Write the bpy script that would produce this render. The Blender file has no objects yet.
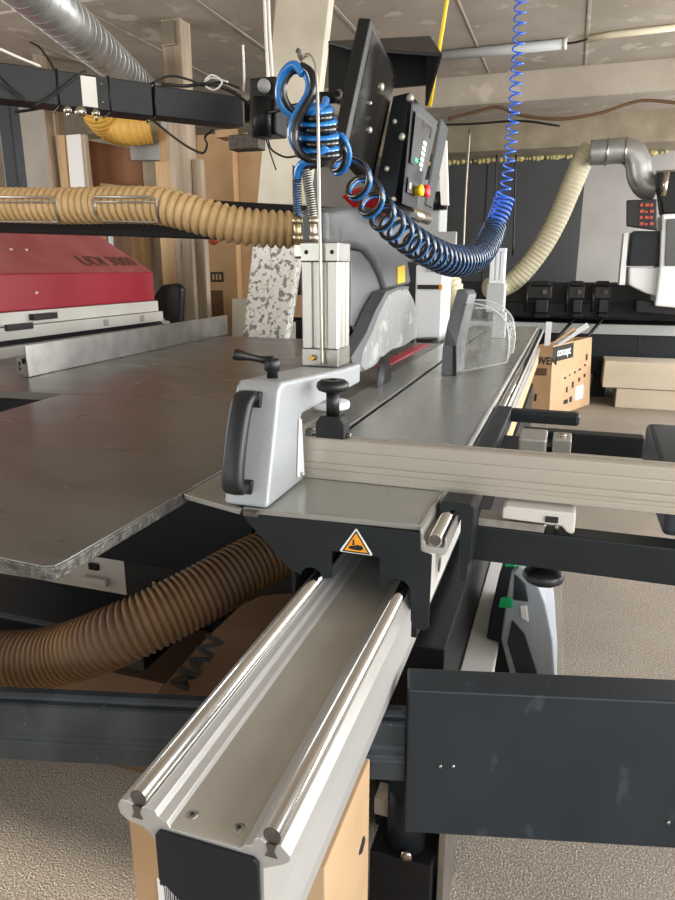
import bpy, math, random
from mathutils import Vector, Matrix
random.seed(7)
V = Vector
col = bpy.context.scene.collection
FZ = -0.22          # floor level (machine table tops are at 0.90 in this frame)
CEIL = 3.5

# ------------------------------------------------------------------ camera
F = 675.0; H = 1.38; PT = math.radians(15.1); YW = math.radians(18.55)
fw = V((-math.sin(YW)*math.cos(PT), math.cos(YW)*math.cos(PT), -math.sin(PT)))
rt = V((math.cos(YW), math.sin(YW), 0))
up = V((-math.sin(YW)*math.sin(PT), math.cos(YW)*math.sin(PT), math.cos(PT)))
cam = bpy.data.cameras.new('camera'); cam.lens = 27; cam.sensor_width = 36
cam.clip_start = 0.02; cam.clip_end = 60
co = bpy.data.objects.new('camera', cam); col.objects.link(co)
co.location = (0, 0, H); co.rotation_euler = (math.pi/2-PT, 0, YW)
bpy.context.scene.camera = co

def at(px, py, v, ax='y'):
    """measured point of the photograph on the world plane ax = v"""
    r = fw + (px-337.5)/F*rt + (450-py)/F*up
    i = 'xyz'.index(ax)
    t = (v-(0, 0, H)[i])/r[i]
    return V((0, 0, H)) + t*r

def onplane(px, py, p0, n):
    o = V((0, 0, H)); r = at(px, py, 1.0, 'y')-o
    return o+r*((V(p0)-o).dot(V(n))/r.dot(V(n)))

# ------------------------------------------------------------------ materials
def srgb(h):
    h = h.lstrip('#'); c = [int(h[i:i+2], 16)/255 for i in (0, 2, 4)]
    return [x/12.92 if x <= .04045 else ((x+.055)/1.055)**2.4 for x in c] + [1]
def mat(name, c1, rough=.5, metal=0, c2=None, scale=8, stretch=(1, 1, 1), bump=0, bscale=None, detail=6, lo=.35, hi=.65, rvar=0, coat=0, c3=None, s3=60, a3=.6, spec=None, obj=False):
    m = bpy.data.materials.new(name); m.use_nodes = True
    nt = m.node_tree; N = nt.nodes; L = nt.links; b = N['Principled BSDF']
    b.inputs['Base Color'].default_value = srgb(c1); b.inputs['Roughness'].default_value = rough
    b.inputs['Metallic'].default_value = metal
    if coat: b.inputs['Coat Weight'].default_value = coat
    if spec is not None: b.inputs['Specular IOR Level'].default_value = spec
    tc = N.new('ShaderNodeTexCoord'); mp = N.new('ShaderNodeMapping')
    mp.inputs['Scale'].default_value = stretch
    L.new(tc.outputs['Object'], mp.inputs['Vector'])
    nz = N.new('ShaderNodeTexNoise'); nz.inputs['Scale'].default_value = scale; nz.inputs['Detail'].default_value = detail
    L.new(mp.outputs[0], nz.inputs['Vector'])
    if c2:
        cr = N.new('ShaderNodeValToRGB'); e = cr.color_ramp.elements
        e[0].position = lo; e[1].position = hi; e[0].color = srgb(c1); e[1].color = srgb(c2)
        L.new(nz.outputs['Fac'], cr.inputs[0]); out = cr.outputs[0]
        if c3:
            n3 = N.new('ShaderNodeTexNoise'); n3.inputs['Scale'].default_value = s3; n3.inputs['Detail'].default_value = 4
            L.new(mp.outputs[0], n3.inputs['Vector'])
            r3 = N.new('ShaderNodeMapRange'); r3.inputs[1].default_value = a3; r3.inputs[2].default_value = a3+.06
            L.new(n3.outputs['Fac'], r3.inputs[0])
            mx = N.new('ShaderNodeMix'); mx.data_type = 'RGBA'
            L.new(r3.outputs[0], mx.inputs[0]); L.new(out, mx.inputs[6]); mx.inputs[7].default_value = srgb(c3); out = mx.outputs[2]
        L.new(out, b.inputs['Base Color'])
    if rvar:
        mr = N.new('ShaderNodeMapRange'); mr.inputs[3].default_value = max(0, rough-rvar); mr.inputs[4].default_value = rough+rvar
        mr.inputs[1].default_value = .3; mr.inputs[2].default_value = .7
        L.new(nz.outputs['Fac'], mr.inputs[0]); L.new(mr.outputs[0], b.inputs['Roughness'])
    if bump:
        n2 = N.new('ShaderNodeTexNoise'); n2.inputs['Scale'].default_value = bscale or scale*4; n2.inputs['Detail'].default_value = 5
        L.new(mp.outputs[0], n2.inputs['Vector'])
        bp = N.new('ShaderNodeBump'); bp.inputs['Strength'].default_value = bump; bp.inputs['Distance'].default_value = .01
        L.new(n2.outputs['Fac'], bp.inputs['Height']); L.new(bp.outputs[0], b.inputs['Normal'])
    return m
M = dict(
 floor=mat('floor_concrete', '#776d60', .8, c2='#8a7f71', scale=1.3, bump=.6, bscale=160, c3='#a89e8f', s3=170, a3=.53),
 ceiling=mat('ceiling_concrete', '#9c9284', .9, c2='#aca294', scale=1.6, bump=.5, bscale=9, c3='#bdb3a5', s3=3.5, a3=.6),
 wall=mat('wall_grey', '#9d9a97', .8, c2='#aaa7a4', scale=1.5),
 walldark=mat('wall_dark_panel', '#3f4144', .6, c2='#47494c', scale=1.2),
 walltan=mat('wall_left', '#a39483', .85, c2='#b7aa98', scale=1.2),
 foam=mat('foam', '#c9bd85', .9, c2='#a49a6c', scale=20, bump=1),
 tan_beam=mat('beam_plaster', '#877d69', .9, c2='#9e937c', scale=3, bump=.5, bscale=10),
 table=mat('cast_iron', '#66635e', .32, .4, c2='#716d67', scale=2.5, stretch=(1, 2.5, 1), rvar=.07, detail=3),
 cast_edge=mat('cast_edge', '#77756f', .5, .6, c2='#4e4c48', scale=40, bump=.6, bscale=90),
 alu=mat('aluminium', '#b4b2ac', .35, .7, c2='#c9c7c1', scale=4, stretch=(1, .1, 1), rvar=.05),
 deck=mat('deck_steel', '#a0a09a', .27, .5, c2='#a7a7a1', scale=2, stretch=(1, .5, 1), rvar=.03, detail=2),
 alu_fence=mat('fence_aluminium', '#bcb5a9', .4, .6),
 alu_plate=mat('side_plate', '#d9d8d3', .5, .15),
 alu_side=mat('aluminium_side', '#b9b7b2', .42, .45, c2='#c1bfba', scale=3, stretch=(1, .2, 1)),
 alu_rough=mat('aluminium_cut', '#a39e95', .6, .6, c2='#8d8880', scale=30),
 chrome=mat('chrome', '#d8d8d6', .12, 1),
 rodend=mat('rod_end', '#6a625a', .6, .5, c2='#544c45', scale=80),
 valley=mat('guide_valley', '#aaa599', .42, .2, c2='#b2ada1', scale=9, rvar=.06),
 dark=mat('anthracite_paint', '#1b1f22', .45, c2='#1f2326', scale=6, spec=.28),
 darkdusty=mat('anthracite_dusty', '#2b3034', .5, c2='#474c50', scale=9, stretch=(1, 1, .5), lo=.45, hi=.8, c3='#7b8082', s3=35, a3=.69),
 panel=mat('panel_steel', '#23282c', .45, c2='#2c3237', scale=5, stretch=(1.3, 1, .6), lo=.4, hi=.8, c3='#353d42', s3=14, a3=.64, spec=.35),
 black=mat('black_plastic', '#0e0f10', .42), bolt=mat('bolt_head', '#c4bfb4', .35, .4),
 blackm=mat('black_metal', '#121315', .45, .0, spec=.3),
 handle=mat('handle_black', '#1d1e20', .4),
 hammer=mat('hammered_grey', '#a4a7a9', .38, .15, c2='#9a9d9f', scale=300, bump=.12, bscale=260),
 steel=mat('steel', '#b0aea9', .28, .95, c2='#9d9b96', scale=10),
 brass=mat('brass', '#b99a5c', .3, .9),
 nickel=mat('nickel', '#b9b0a0', .25, .95),
 bluehose=mat('blue_polyurethane', '#1a72bd', .22, coat=.4),
 bluethin=mat('blue_coil', '#2f68d8', .25, coat=.4),
 blackhose=mat('black_polyurethane', '#0a0c10', .22, coat=.4),
 tanhose=mat('tan_hose', '#cfae7d', .5, c2='#c4a372', scale=15),
 dusthose=mat('dusty_hose', '#866338', .6, c2='#5c4230', scale=3, c3='#d8c9a8', s3=120, a3=.72),
 cream=mat('cream_hose', '#cbc3a6', .5),
 yellowhose=mat('yellow_hose', '#dcae52', .5),
 wire=mat('wire_hanger', '#a39d90', .35, .7),
 galv=mat('galvanised', '#a3a5a4', .38, .75, c2='#b6b8b6', scale=7, rvar=.06),
 red=mat('red_paint', '#9c1f2c', .45, c2='#a6283a', scale=3),
 reddust=mat('red_dusty', '#9a4a4c', .7, c2='#a85f60', scale=4, bump=.1),
 redp=mat('red_plastic', '#d0202a', .4),
 white=mat('white_paint', '#d9d6cf', .5, c2='#cfccc4', scale=3),
 cleanwhite=mat('machine_white', '#d6d8d8', .4),
 greyplate=mat('grey_hood', '#585a5b', .42, .2, c2='#636566', scale=3),
 apron=mat('smoked_cover', '#a3a4a2', .32, .1, c2='#8b8c8a', scale=4, rvar=.1, c3='#b9b9b6', s3=10, a3=.6),
 castfoot=mat('cast_foot', '#c6c2bb', .5), brassy=mat('coupling_brass', '#a89878', .3, .9), lightgrey=mat('light_grey_panel', '#a9acab', .5),
 card=mat('cardboard', '#a88660', .85, c2='#b3916b', scale=5),
 cardlight=mat('cardboard_light', '#b89772', .85, c2='#c0a07b', scale=5),
 carddark=mat('brown_and_shaded_card', '#5a4029', .85, c2='#654930', scale=5),  # shade under the saw table is put into this brown; prints share it
 wood=mat('old_timber', '#8c7d6b', .8, c2='#b5a48e', scale=10, stretch=(1, 1, .08), bump=.3, c3='#5e5145', s3=14, a3=.66),
 woodfresh=mat('pale_timber', '#b8966c', .75, c2='#c8a87e', scale=10, stretch=(1, 1, .1)),
 brown=mat('brown_board', '#845838', .7, c2='#8f6140', scale=4, stretch=(1, 1, .2)),
 peel=mat('peeling_paint', '#8f8b80', .8, c2='#f4f2ec', scale=26, lo=.44, hi=.5, bump=.6, bscale=25, c3='#f0ede4', s3=22, a3=.52),
 plaster=mat('old_plaster', '#d2cbbb', .85, c2='#c6beab', scale=5, bump=.3),
 board=mat('grey_board', '#a39c93', .7, c2='#ada69d', scale=3),
 boardwhite=mat('white_board', '#d6d4d2', .5),
 plywood=mat('plywood', '#bdb09a', .6, c2='#b1a48d', scale=4, stretch=(.2, 1, 1)),
 paper=mat('paper', '#e6e4de', .8),
 ink=mat('ink', '#22201e', .8),
 stickerblack=mat('sticker_black', '#15130f', .6),
 orange=mat('sticker_orange', '#e89a24', .5),
 yellow=mat('yellow', '#ebc41a', .45),
 screen=mat('screen_glass', '#1c1c1b', .15, c2='#3a3733', scale=6, stretch=(1, 1, .25), lo=.4, hi=.8, rvar=.08),
 green=mat('green', '#149a58', .45),
 caseg=mat('case_grey', '#a3a8ac', .5), cased=mat('case_dark', '#25282d', .5),
 nylon=mat('red_ink', '#a8483a', .7), grip=mat('grip_rubber', '#15171a', .38),
)
def glassy(name, c, rough=.05, alpha=.25, ior=1.45):
    m = bpy.data.materials.new(name); m.use_nodes = True; nt = m.node_tree; N = nt.nodes; L = nt.links
    b = N['Principled BSDF']; b.inputs['Base Color'].default_value = srgb(c); b.inputs['Roughness'].default_value = rough
    nz = N.new('ShaderNodeTexNoise'); nz.inputs['Scale'].default_value = 7; mr = N.new('ShaderNodeMapRange')
    mr.inputs[1].default_value = .4; mr.inputs[2].default_value = .7
    mr.inputs[3].default_value = alpha*.6; mr.inputs[4].default_value = min(1, alpha*1.9)
    L.new(nz.outputs['Fac'], mr.inputs[0]); L.new(mr.outputs[0], b.inputs['Alpha'])
    return m
M['clear'] = glassy('clear_plastic', '#b9bbb8', .05, .17)
M['rim'] = glassy('clear_edge', '#dfe1de', .1, .5)
M['bag'] = glassy('plastic_bag', '#d5d8d8', .2, .06)
def emis(name, c, s):
    m = bpy.data.materials.new(name); m.use_nodes = True; b = m.node_tree.nodes['Principled BSDF']
    b.inputs['Base Color'].default_value = srgb(c); b.inputs['Emission Color'].default_value = srgb(c); b.inputs['Emission Strength'].default_value = s
    return m
M['led'] = emis('key_light', '#d8f0dc', .8); M['ledg'] = emis('green_light', '#20c080', .5)

# ------------------------------------------------------------------ mesh builder
ORIG = {}
class MB:
    def __init__(s): s.v = []; s.f = []; s.sm = []
    def add(s, vs, fs, smooth=False):
        n = len(s.v); s.v += [V(p) for p in vs]; s.f += [[i+n for i in f] for f in fs]; s.sm += [smooth]*len(fs); return s
    def box(s, x0, y0, z0, x1, y1, z1, rz=0, piv=None):
        vs = [V((x, y, z)) for z in (z0, z1) for y in (y0, y1) for x in (x0, x1)]
        if rz:
            p = V(piv) if piv else (vs[0]+vs[7])/2
            R = Matrix.Rotation(rz, 3, 'Z'); vs = [R@(v-p)+p for v in vs]
        return s.add(vs, [[0, 2, 3, 1], [4, 5, 7, 6], [0, 1, 5, 4], [2, 6, 7, 3], [0, 4, 6, 2], [1, 3, 7, 5]])
    def slab(s, q, t):
        """quad of four 3-D corners given thickness vector t"""
        q = [V(p) for p in q]; t = V(t); n = len(q)
        vs = q+[p+t for p in q]
        return s.add(vs, [list(range(n))[::-1], [n+i for i in range(n)]]+[[i, (i+1) % n, n+(i+1) % n, n+i] for i in range(n)])
    def prism(s, pts, ax, a, b, smooth=False):
        """2-D polygon pushed along ax; pts are (x,z) for 'y', (y,z) for 'x', (x,y) for 'z'"""
        def P(p, c): return V((p[0], c, p[1])) if ax == 'y' else V((c, p[0], p[1])) if ax == 'x' else V((p[0], p[1], c))
        n = len(pts); vs = [P(p, a) for p in pts]+[P(p, b) for p in pts]
        s.add(vs, [list(range(n))[::-1], list(range(n, 2*n))]+[[i, (i+1) % n, n+(i+1) % n, n+i] for i in range(n)])
        return s
    def tube(s, path, r, n=10, cap=True, rfun=None):
        path = [V(p) for p in path]; m = len(path); t0 = (path[1]-path[0]).normalized()
        nrm = t0.orthogonal().normalized(); base = len(s.v); vs = []; fs = []
        for i in range(m):
            t = (path[min(i+1, m-1)]-path[max(i-1, 0)]).normalized()
            nrm = (nrm-t*nrm.dot(t)).normalized(); b = t.cross(nrm)
            rr = rfun(i) if rfun else r
            for k in range(n):
                a = 2*math.pi*k/n; vs.append(path[i]+rr*(math.cos(a)*nrm+math.sin(a)*b))
        for i in range(m-1):
            for k in range(n): fs.append([i*n+k, i*n+(k+1) % n, (i+1)*n+(k+1) % n, (i+1)*n+k])
        s.add(vs, fs, True)
        if cap: s.add([], []); s.f += [[base+k for k in range(n)][::-1], [base+(m-1)*n+k for k in range(n)]]; s.sm += [False, False]
        return s
    def cyl(s, p0, p1, r, n=20, r1=None):
        p0 = V(p0); p1 = V(p1)
        return s.tube([p0, p1], r, n, rfun=(lambda i: r if i == 0 else r1) if r1 is not None else None)
    def lathe(s, prof, c, ax=(0, 0, 1), n=24):
        c = V(c); ax = V(ax).normalized(); a = ax.orthogonal().normalized(); b = ax.cross(a); vs = []; fs = []
        for (r, h) in prof:
            for k in range(n):
                t = 2*math.pi*k/n; vs.append(c+ax*h+r*(math.cos(t)*a+math.sin(t)*b))
        for i in range(len(prof)-1):
            for k in range(n): fs.append([i*n+k, i*n+(k+1) % n, (i+1)*n+(k+1) % n, (i+1)*n+k])
        fs += [list(range(n))[::-1], [(len(prof)-1)*n+k for k in range(n)]]
        return s.add(vs, fs, True)
    def sphere(s, c, r, n=12):
        return s.lathe([(max(1e-4, r*math.sin(math.pi*i/n)), -r*math.cos(math.pi*i/n)) for i in range(n+1)], c, n=2*n)
    def build(s, name, m, parent=None, bevel=0, seg=2, kind=None, label=None):
        me = bpy.data.meshes.new(name)
        lo = V([min(v[i] for v in s.v) for i in range(3)]); hi = V([max(v[i] for v in s.v) for i in range(3)])
        o0 = V(((lo.x+hi.x)/2, (lo.y+hi.y)/2, lo.z))
        me.from_pydata([v-o0 for v in s.v], [], s.f); me.polygons.foreach_set('use_smooth', s.sm)
        me.update(); import bmesh
        bm = bmesh.new(); bm.from_mesh(me); bmesh.ops.recalc_face_normals(bm, faces=bm.faces); bm.to_mesh(me); bm.free()
        me.materials.append(M[m]); o = bpy.data.objects.new(name, me); col.objects.link(o)
        pw = ORIG[parent.name] if parent else V((0, 0, 0))
        o.location = o0-pw; ORIG[o.name] = o0
        if parent: o.parent = parent
        if bevel:
            b = o.modifiers.new('bevel', 'BEVEL'); b.width = bevel; b.segments = seg; b.limit_method = 'ANGLE'; b.angle_limit = math.radians(40)
            b.harden_normals = False
            for p in me.polygons: p.use_smooth = p.use_smooth
        if kind: o['kind'] = kind
        if label: o['label'] = label
        return o
def thing(name, label, cat, loc, group=None):
    o = bpy.data.objects.new(name, None); col.objects.link(o); o.location = loc; o.empty_display_size = .05
    ORIG[o.name] = V(loc); o['label'] = label; o['category'] = cat
    if group: o['group'] = group
    return o
def tag(o, label, cat, group=None):
    o['label'] = label; o['category'] = cat
    if group: o['group'] = group
    return o
def text(name, body, size, loc, xdir, zdir, m, parent, ext=.0006, align='LEFT', sx=1, bold=0):
    c = bpy.data.curves.new(name, 'FONT'); c.body = body; c.size = size; c.extrude = ext; c.align_x = align; c.offset = bold
    t = bpy.data.objects.new(name+'_tmp', c); col.objects.link(t); bpy.context.view_layer.update()
    me = bpy.data.meshes.new_from_object(t.evaluated_get(bpy.context.evaluated_depsgraph_get()))
    bpy.data.objects.remove(t); me.name = name
    x = V(xdir).normalized(); z = V(zdir); z = (z-x*z.dot(x)).normalized(); y = x.cross(z)*-1
    R = Matrix((x*sx, z, x.cross(z))).transposed()
    for v in me.vertices: v.co = R@v.co
    me.materials.clear(); me.materials.append(M[m])
    o = bpy.data.objects.new(name, me); col.objects.link(o)
    o.location = V(loc)-(ORIG[parent.name] if parent else V((0, 0, 0))); ORIG[o.name] = V(loc)
    if parent: o.parent = parent
    return o
def spline(pts, k=12):
    pts = [V(p) for p in pts]; P = [2*pts[0]-pts[1]]+pts+[2*pts[-1]-pts[-2]]; out = []
    for i in range(1, len(P)-2):
        for j in range(k):
            t = j/k; a, b, c, d = P[i-1], P[i], P[i+1], P[i+2]
            out.append(.5*((2*b)+(c-a)*t+(2*a-5*b+4*c-d)*t*t+(3*b-a-3*c+d)*t**3))
    out.append(pts[-1]); return out
def resample(path, step):
    out = [path[0]]; acc = 0
    for a, b in zip(path, path[1:]):
        d = (b-a).length; 
        if d < 1e-9: continue
        pos = step-acc
        while pos <= d: out.append(a+(b-a)*(pos/d)); pos += step
        acc = (acc+d) % step
    return out
def ribbed(pts, r, pitch, amp, n=20, sub=6):
    p = resample(spline(pts), pitch/sub); m = MB()
    m.tube(p, r, n, rfun=lambda i: r-amp+2*amp*abs(math.sin(math.pi*i/sub))**.8)
    return m
def coil(pts, R, turns, per=14, phase=0, pw=1):
    c = spline(pts, 24); L = [0]
    for a, b in zip(c, c[1:]): L.append(L[-1]+(b-a).length)
    tot = L[-1]; N = int(turns*per); out = []; t0 = (c[1]-c[0]).normalized(); nrm = t0.orthogonal().normalized(); j = 0
    if nrm.z < 0: nrm = -nrm
    for i in range(N+1):
        s_ = tot*(i/N)**pw
        while j < len(L)-2 and L[j+1] < s_: j += 1
        f = (s_-L[j])/max(1e-9, L[j+1]-L[j]); p = c[j].lerp(c[j+1], f); t = (c[j+1]-c[j]).normalized()
        nrm = (nrm-t*nrm.dot(t)).normalized(); b = t.cross(nrm); a = 2*math.pi*i/per+phase
        rr = R(i/N) if callable(R) else R
        out.append(p+rr*(math.cos(a)*nrm+math.sin(a)*b))
    return out
def B(x0, y0, z0, x1, y1, z1, name, m, parent=None, bevel=.002, rz=0, **k):
    return MB().box(x0, y0, z0, x1, y1, z1, rz).build(name, m, parent, bevel, **k)
def S(o): o['kind'] = 'structure'; return o

# ================================================================== THE SETTING
X0, X1, Y0, Y1 = -7.5, 4.5, -3.0, 12.0
S(B(X0, Y0, FZ-.1, X1, Y1, FZ, 'floor', 'floor', bevel=0))
S(B(X0, Y0, CEIL, X1, Y1, CEIL+.15, 'ceiling', 'ceiling', bevel=0))
S(B(X0, Y1, FZ, X1, Y1+.15, CEIL, 'wall_far', 'wall', bevel=0))
m = MB()
m.box(X0-.15, Y0, FZ, X0, -.5, CEIL); m.box(X0-.15, 3.6, FZ, X0, Y1, CEIL); m.box(X0-.15, -.5, FZ, X0, 3.6, .8); m.box(X0-.15, -.5, 3.2, X0, 3.6, CEIL)
S(m.build('wall_left', 'walltan'))
m = MB()
openings_r = [(-2.2, .6), (1.4, 4.2), (5.0, 7.8), (8.6, 11.2)]
m.box(X1, Y0, FZ, X1+.2, Y1, .55); m.box(X1, Y0, 3.2, X1+.2, Y1, CEIL)
ys = [Y0]+[v for o_ in openings_r for v in o_]+[Y1]
for a, b in zip(ys[::2], ys[1::2]): m.box(X1, a, .55, X1+.2, b, 3.2)
S(m.build('wall_right', 'wall'))
m = MB(); ob = [(-6.5, -4.2), (-3.2, -1.8), (.4, 3.2)]
m.box(X0, Y0-.2, FZ, X1, Y0, .7); m.box(X0, Y0-.2, 3.2, X1, Y0, CEIL); m.box(-3.2, Y0-.2, 1.99, -1.8, Y0, 3.2)  # unseen middle opening kept low so sun reaches only the near floor
xs = [X0]+[v for o_ in ob for v in o_]+[X1]
for a, b in zip(xs[::2], xs[1::2]): m.box(a, Y0-.2, .7, b, Y0, 3.2)
S(m.build('wall_near', 'wall'))
wn = 0
for a, b in openings_r:
    wn += 1; m = MB()
    for (p, q, r_, s_) in ((a, a+.06, .55, 3.2), (b-.06, b, .55, 3.2), (a+.06, b-.06, .55, .61), (a+.06, b-.06, 3.14, 3.2), ((a+b)/2-.03, (a+b)/2+.03, .61, 3.14)):
        m.box(X1+.05, p, r_, X1+.12, q, s_)
    S(m.build('window_%d' % wn, 'white'))
# dark wall panelling, its light strip of foam, ceiling beams
m = MB(); e = at(583, 200, Y1-.06).x; l = at(443, 200, Y1-.06).x
m.box(l-1.2, Y1-.06, FZ, e, Y1, 3.06); o = S(m.build('trim_1', 'walldark', bevel=.003))
m = MB(); xx = l-1.2
while xx < e:
    if xx > l+.2: m.box(xx, Y1-.064, FZ, xx+.014, Y1-.058, 3.05)
    xx += 1.9
S(m.build('trim_2', 'blackm'))
def ceil_beam(y0, y1, z, nm, mt):
    m = MB(); m.prism([(y0, z+.05), (y0+.04, z), (y1-.04, z), (y1, z+.05), (y1, CEIL+.02), (y0, CEIL+.02)], 'x', X0, X1)
    return S(m.build(nm, mt, bevel=.01))
ceil_beam(8.6, 9.1, 3.2, 'trim_3', 'ceiling')
ceil_beam(11.1, 12, 3.08, 'trim_4', 'tan_beam')
m = MB(); rnd = random.Random(3); xx = -2.9
while xx < 1.2:
    w = rnd.uniform(.03, .12); m.sphere((xx, 11.90, 3.065-rnd.uniform(0, .02)), rnd.uniform(.025, .05), 5); xx += w*.7
S(m.build('trim_5', 'foam'))
# shuttering joints in the ceiling slab: shallow ribs
m = MB(); rnd = random.Random(5)
for i in range(12):
    x = -7.2+i*1.02; m.box(x, Y0+.1, CEIL-.008, x+.02+rnd.random()*.02, 8.55, CEIL+.001)
for y in (5.3, ): m.box(X0, y, CEIL-.02, X1, y+.10, CEIL+.001)
S(m.build('trim_6', 'ceiling', bevel=.004))

# ================================================================== MACHINE: GUIDE BEAM
xl, xr = -.458, -.276
g = thing('guide_beam', 'long aluminium guide beam with two round rails pointing towards the viewer', 'guide rail', (-.367, .58, .5))
prof = [(-.434, .63), (-.345, .56), (-.345, .50), (-.288, .50), (-.284, .54), (-.288, .60), (-.286, .695), (-.262, .708), (-.252, .716), (-.252, .724), (-.264, .736),
        (-.268, .734), (-.276, .726), (-.284, .734), (-.290, .738), (-.297, .734), (-.301, .724), (-.312, .720), (-.316, .714),
        (-.412, .714), (-.416, .722), (-.428, .726), (-.432, .734), (-.446, .737), (-.450, .734), (-.458, .726), (-.466, .734),
        (-.472, .738), (-.482, .736), (-.487, .726), (-.484, .714), (-.472, .706), (-.452, .704), (-.440, .694), (-.434, .68)]
MB().prism(prof, 'y', .58, 6.0).build('profile', 'alu_side', g, .0012)
MB().prism([(-.413, .7142), (-.315, .7142), (-.315, .7155), (-.413, .7155)], 'y', .582, 6.0).build('valley_plate', 'valley', g)
for x in (xl, xr):
    r_ = MB().cyl((x, .584, .742), (x, 5.98, .742), .0115, 28).build('rail', 'chrome', g)
    MB().cyl((x, .5835, .742), (x, .5842, .742), .0112, 24).build('rail_end', 'rodend', r_)
    MB().prism([(x-.008, .716), (x-.004, .724), (x-.006, .733), (x+.006, .733), (x+.004, .724), (x+.008, .716)], 'y', .5785, .5815).build('web_end', 'rodend', r_)
MB().prism([(-.431, .634), (-.343, .563), (-.343, .503), (-.291, .503), (-.291, .704), (-.297, .710), (-.425, .710), (-.431, .704)], 'y', .574, .5799).build('end_cap', 'dark', g, .0015)
for x in (-.396, -.331):
    s_ = MB().lathe([(.0075, 0), (.0075, .001), (.004, .0018)], (x, .606, .7152), n=20).build('screw', 'steel', g)
    MB().lathe([(.003, 0), (.0028, .0006)], (x, .606, .7170), n=6).build('socket', 'ink', s_)

# ================================================================== SLIDING CARRIAGE
c = thing('sliding_carriage', 'long brushed metal sliding table with dark front cover over the rails', 'sliding table', (-.43, 1.2, .685))
# deck with a clamping groove
m = MB()
m.prism([(-.607, 1.19), (-.235, 1.21), (-.235, 6.0), (-.604, 6.0)], 'z', .888, .9)
m.build('deck', 'deck', c, .0012)
m = MB(); m.prism([(-.768, 1.228), (-.758, 1.222), (-.6075, 1.176), (-.6075, 1.188), (-.626, 1.195), (-.626, 6.0), (-.768, 6.0)], 'z', .889, .9)
m.build('deck_strip', 'deck', c, .0012)
MB().box(-.628, 1.24, .870, -.602, 5.99, .884).build('groove', 'blackm', c)
MB().box(-.2395, 1.212, .884, -.2355, 5.995, .9022).build('edge_lip', 'steel', c)
arch = lambda cx, r, z0: [(cx+r*math.cos(t), z0+r*math.sin(t)*.9) for t in [math.pi*k/8 for k in range(9)]]
fp = [(-.600, .888), (-.607, .882), (-.607, .873), (-.512, .778), (-.498, .768), (-.484, .766)] + arch(xl, .024, .762)[::-1][0:] + [(-.414, .768), (-.414, .827), (-.314, .827), (-.314, .768)] + arch(xr, .026, .762)[::-1] + [(-.2475, .70), (-.244, .687), (-.236, .683), (-.219, .683), (-.211, .690), (-.210, .846), (-.232, .850), (-.234, .888)]
MB().prism(fp, 'y', 1.196, 1.202).build('front_cover', 'dark', c, .0012)
# body behind the cover (tunnel for the guide); side legs lengthened to keep the tunnel dark
bp_ = [(-.604, .887), (-.604, .874), (-.505, .772), (-.505, .66), (-.497, .66), (-.497, .79), (-.425, .80), (-.425, .84), (-.305, .84), (-.305, .80), (-.247, .79), (-.247, .66), (-.236, .66), (-.236, .887)]
MB().prism(bp_, 'y', 1.2022, 5.98).build('carriage_body', 'blackm', c)
MB().box(-.2355, 1.206, .69, -.228, 5.98, .855).build('side_plate', 'alu_plate', c, .001)
MB().box(-.300, 1.30, .745, -.2575, 1.305, .752).build('wiper', 'alu_rough', c)
for yy in (1.40, 1.66, 2.05, 2.5):
    MB().lathe([(.017, 0), (.016, .0008)], (-.2279, yy, .735 if yy < 1.5 else .742), (1, 0, 0), 20).build('side_hole', 'rodend', c)
# small rail in its channel
sr = MB().prism([(-.2355, .857), (-.2355, .898), (-.231, .898), (-.228, .872), (-.2245, .868), (-.222, .862), (-.190, .862), (-.187, .868), (-.187, .884), (-.183, .884), (-.182, .857), (-.186, .848), (-.228, .848)], 'y', 1.20, 5.98).build('side_channel', 'alu', c, .0008)
rr_ = MB().cyl((-.206, 1.203, .8745), (-.206, 5.97, .8745), .0132, 24).build('rod', 'chrome', sr)
MB().cyl((-.206, 1.2022, .8745), (-.206, 1.2028, .8745), .0115, 24).build('rod_end', 'rodend', sr)
# warning sign
ws = MB().prism([(-.3995, .8235), (-.3245, .8235), (-.3215, .8265), (-.3605, .8675), (-.3635, .8675), (-.4025, .8265)], 'y', 1.1950, 1.196)
ws = MB().prism([(-.394, .829), (-.330, .829), (-.328, .832), (-.3605, .881), (-.3635, .881), (-.396, .832)], 'y', 1.1952, 1.196).build('warning_sign', 'paper', c)
MB().prism([(-.3915, .8305), (-.3325, .8305), (-.362, .878)], 'y', 1.1948, 1.1952).build('sign_border', 'stickerblack', ws)
MB().prism([(-.3865, .8335), (-.3375, .8335), (-.362, .8725)], 'y', 1.1944, 1.1948).build('sign_field', 'orange', ws)
m = MB(); m.prism([(-.378, .8395), (-.373, .8375), (-.354, .8365), (-.348, .839), (-.347, .844), (-.351, .8475), (-.361, .848), (-.364, .8455), (-.3745, .8445)], 'y', 1.1940, 1.1944)
m.prism([(-.369, .858), (-.3655, .858), (-.3655, .849), (-.3635, .849), (-.3672, .8455), (-.371, .849), (-.369, .849)], 'y', 1.1940, 1.1944)
m.build('hand_symbol', 'stickerblack', ws)

# ================================================================== CROSSCUT FENCE
f = thing('crosscut_fence', 'long grooved aluminium fence lying across the sliding table', 'fence', (.3, 1.44, .901))
fz = lambda z: z
MB().prism([(1.424, .901), (1.424, .914), (1.427, .916), (1.427, .924), (1.424, .926), (1.424, .938), (1.4265, .940), (1.424, .942), (1.424, .968), (1.4255, .969), (1.4255, .971), (1.424, .972), (1.424, .996), (1.428, 1.0),
            (1.446, 1.0), (1.446, .996), (1.456, .996), (1.456, 1.0), (1.462, 1.0), (1.464, .997), (1.464, .901)], 'x', -.565, 1.6).build('fence_profile', 'alu_fence', f, .0006)
MB().box(-.56, 1.4265, .9135, 1.6, 1.4272, .9255).build('scale_strip', 'alu_fence', f)

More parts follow.
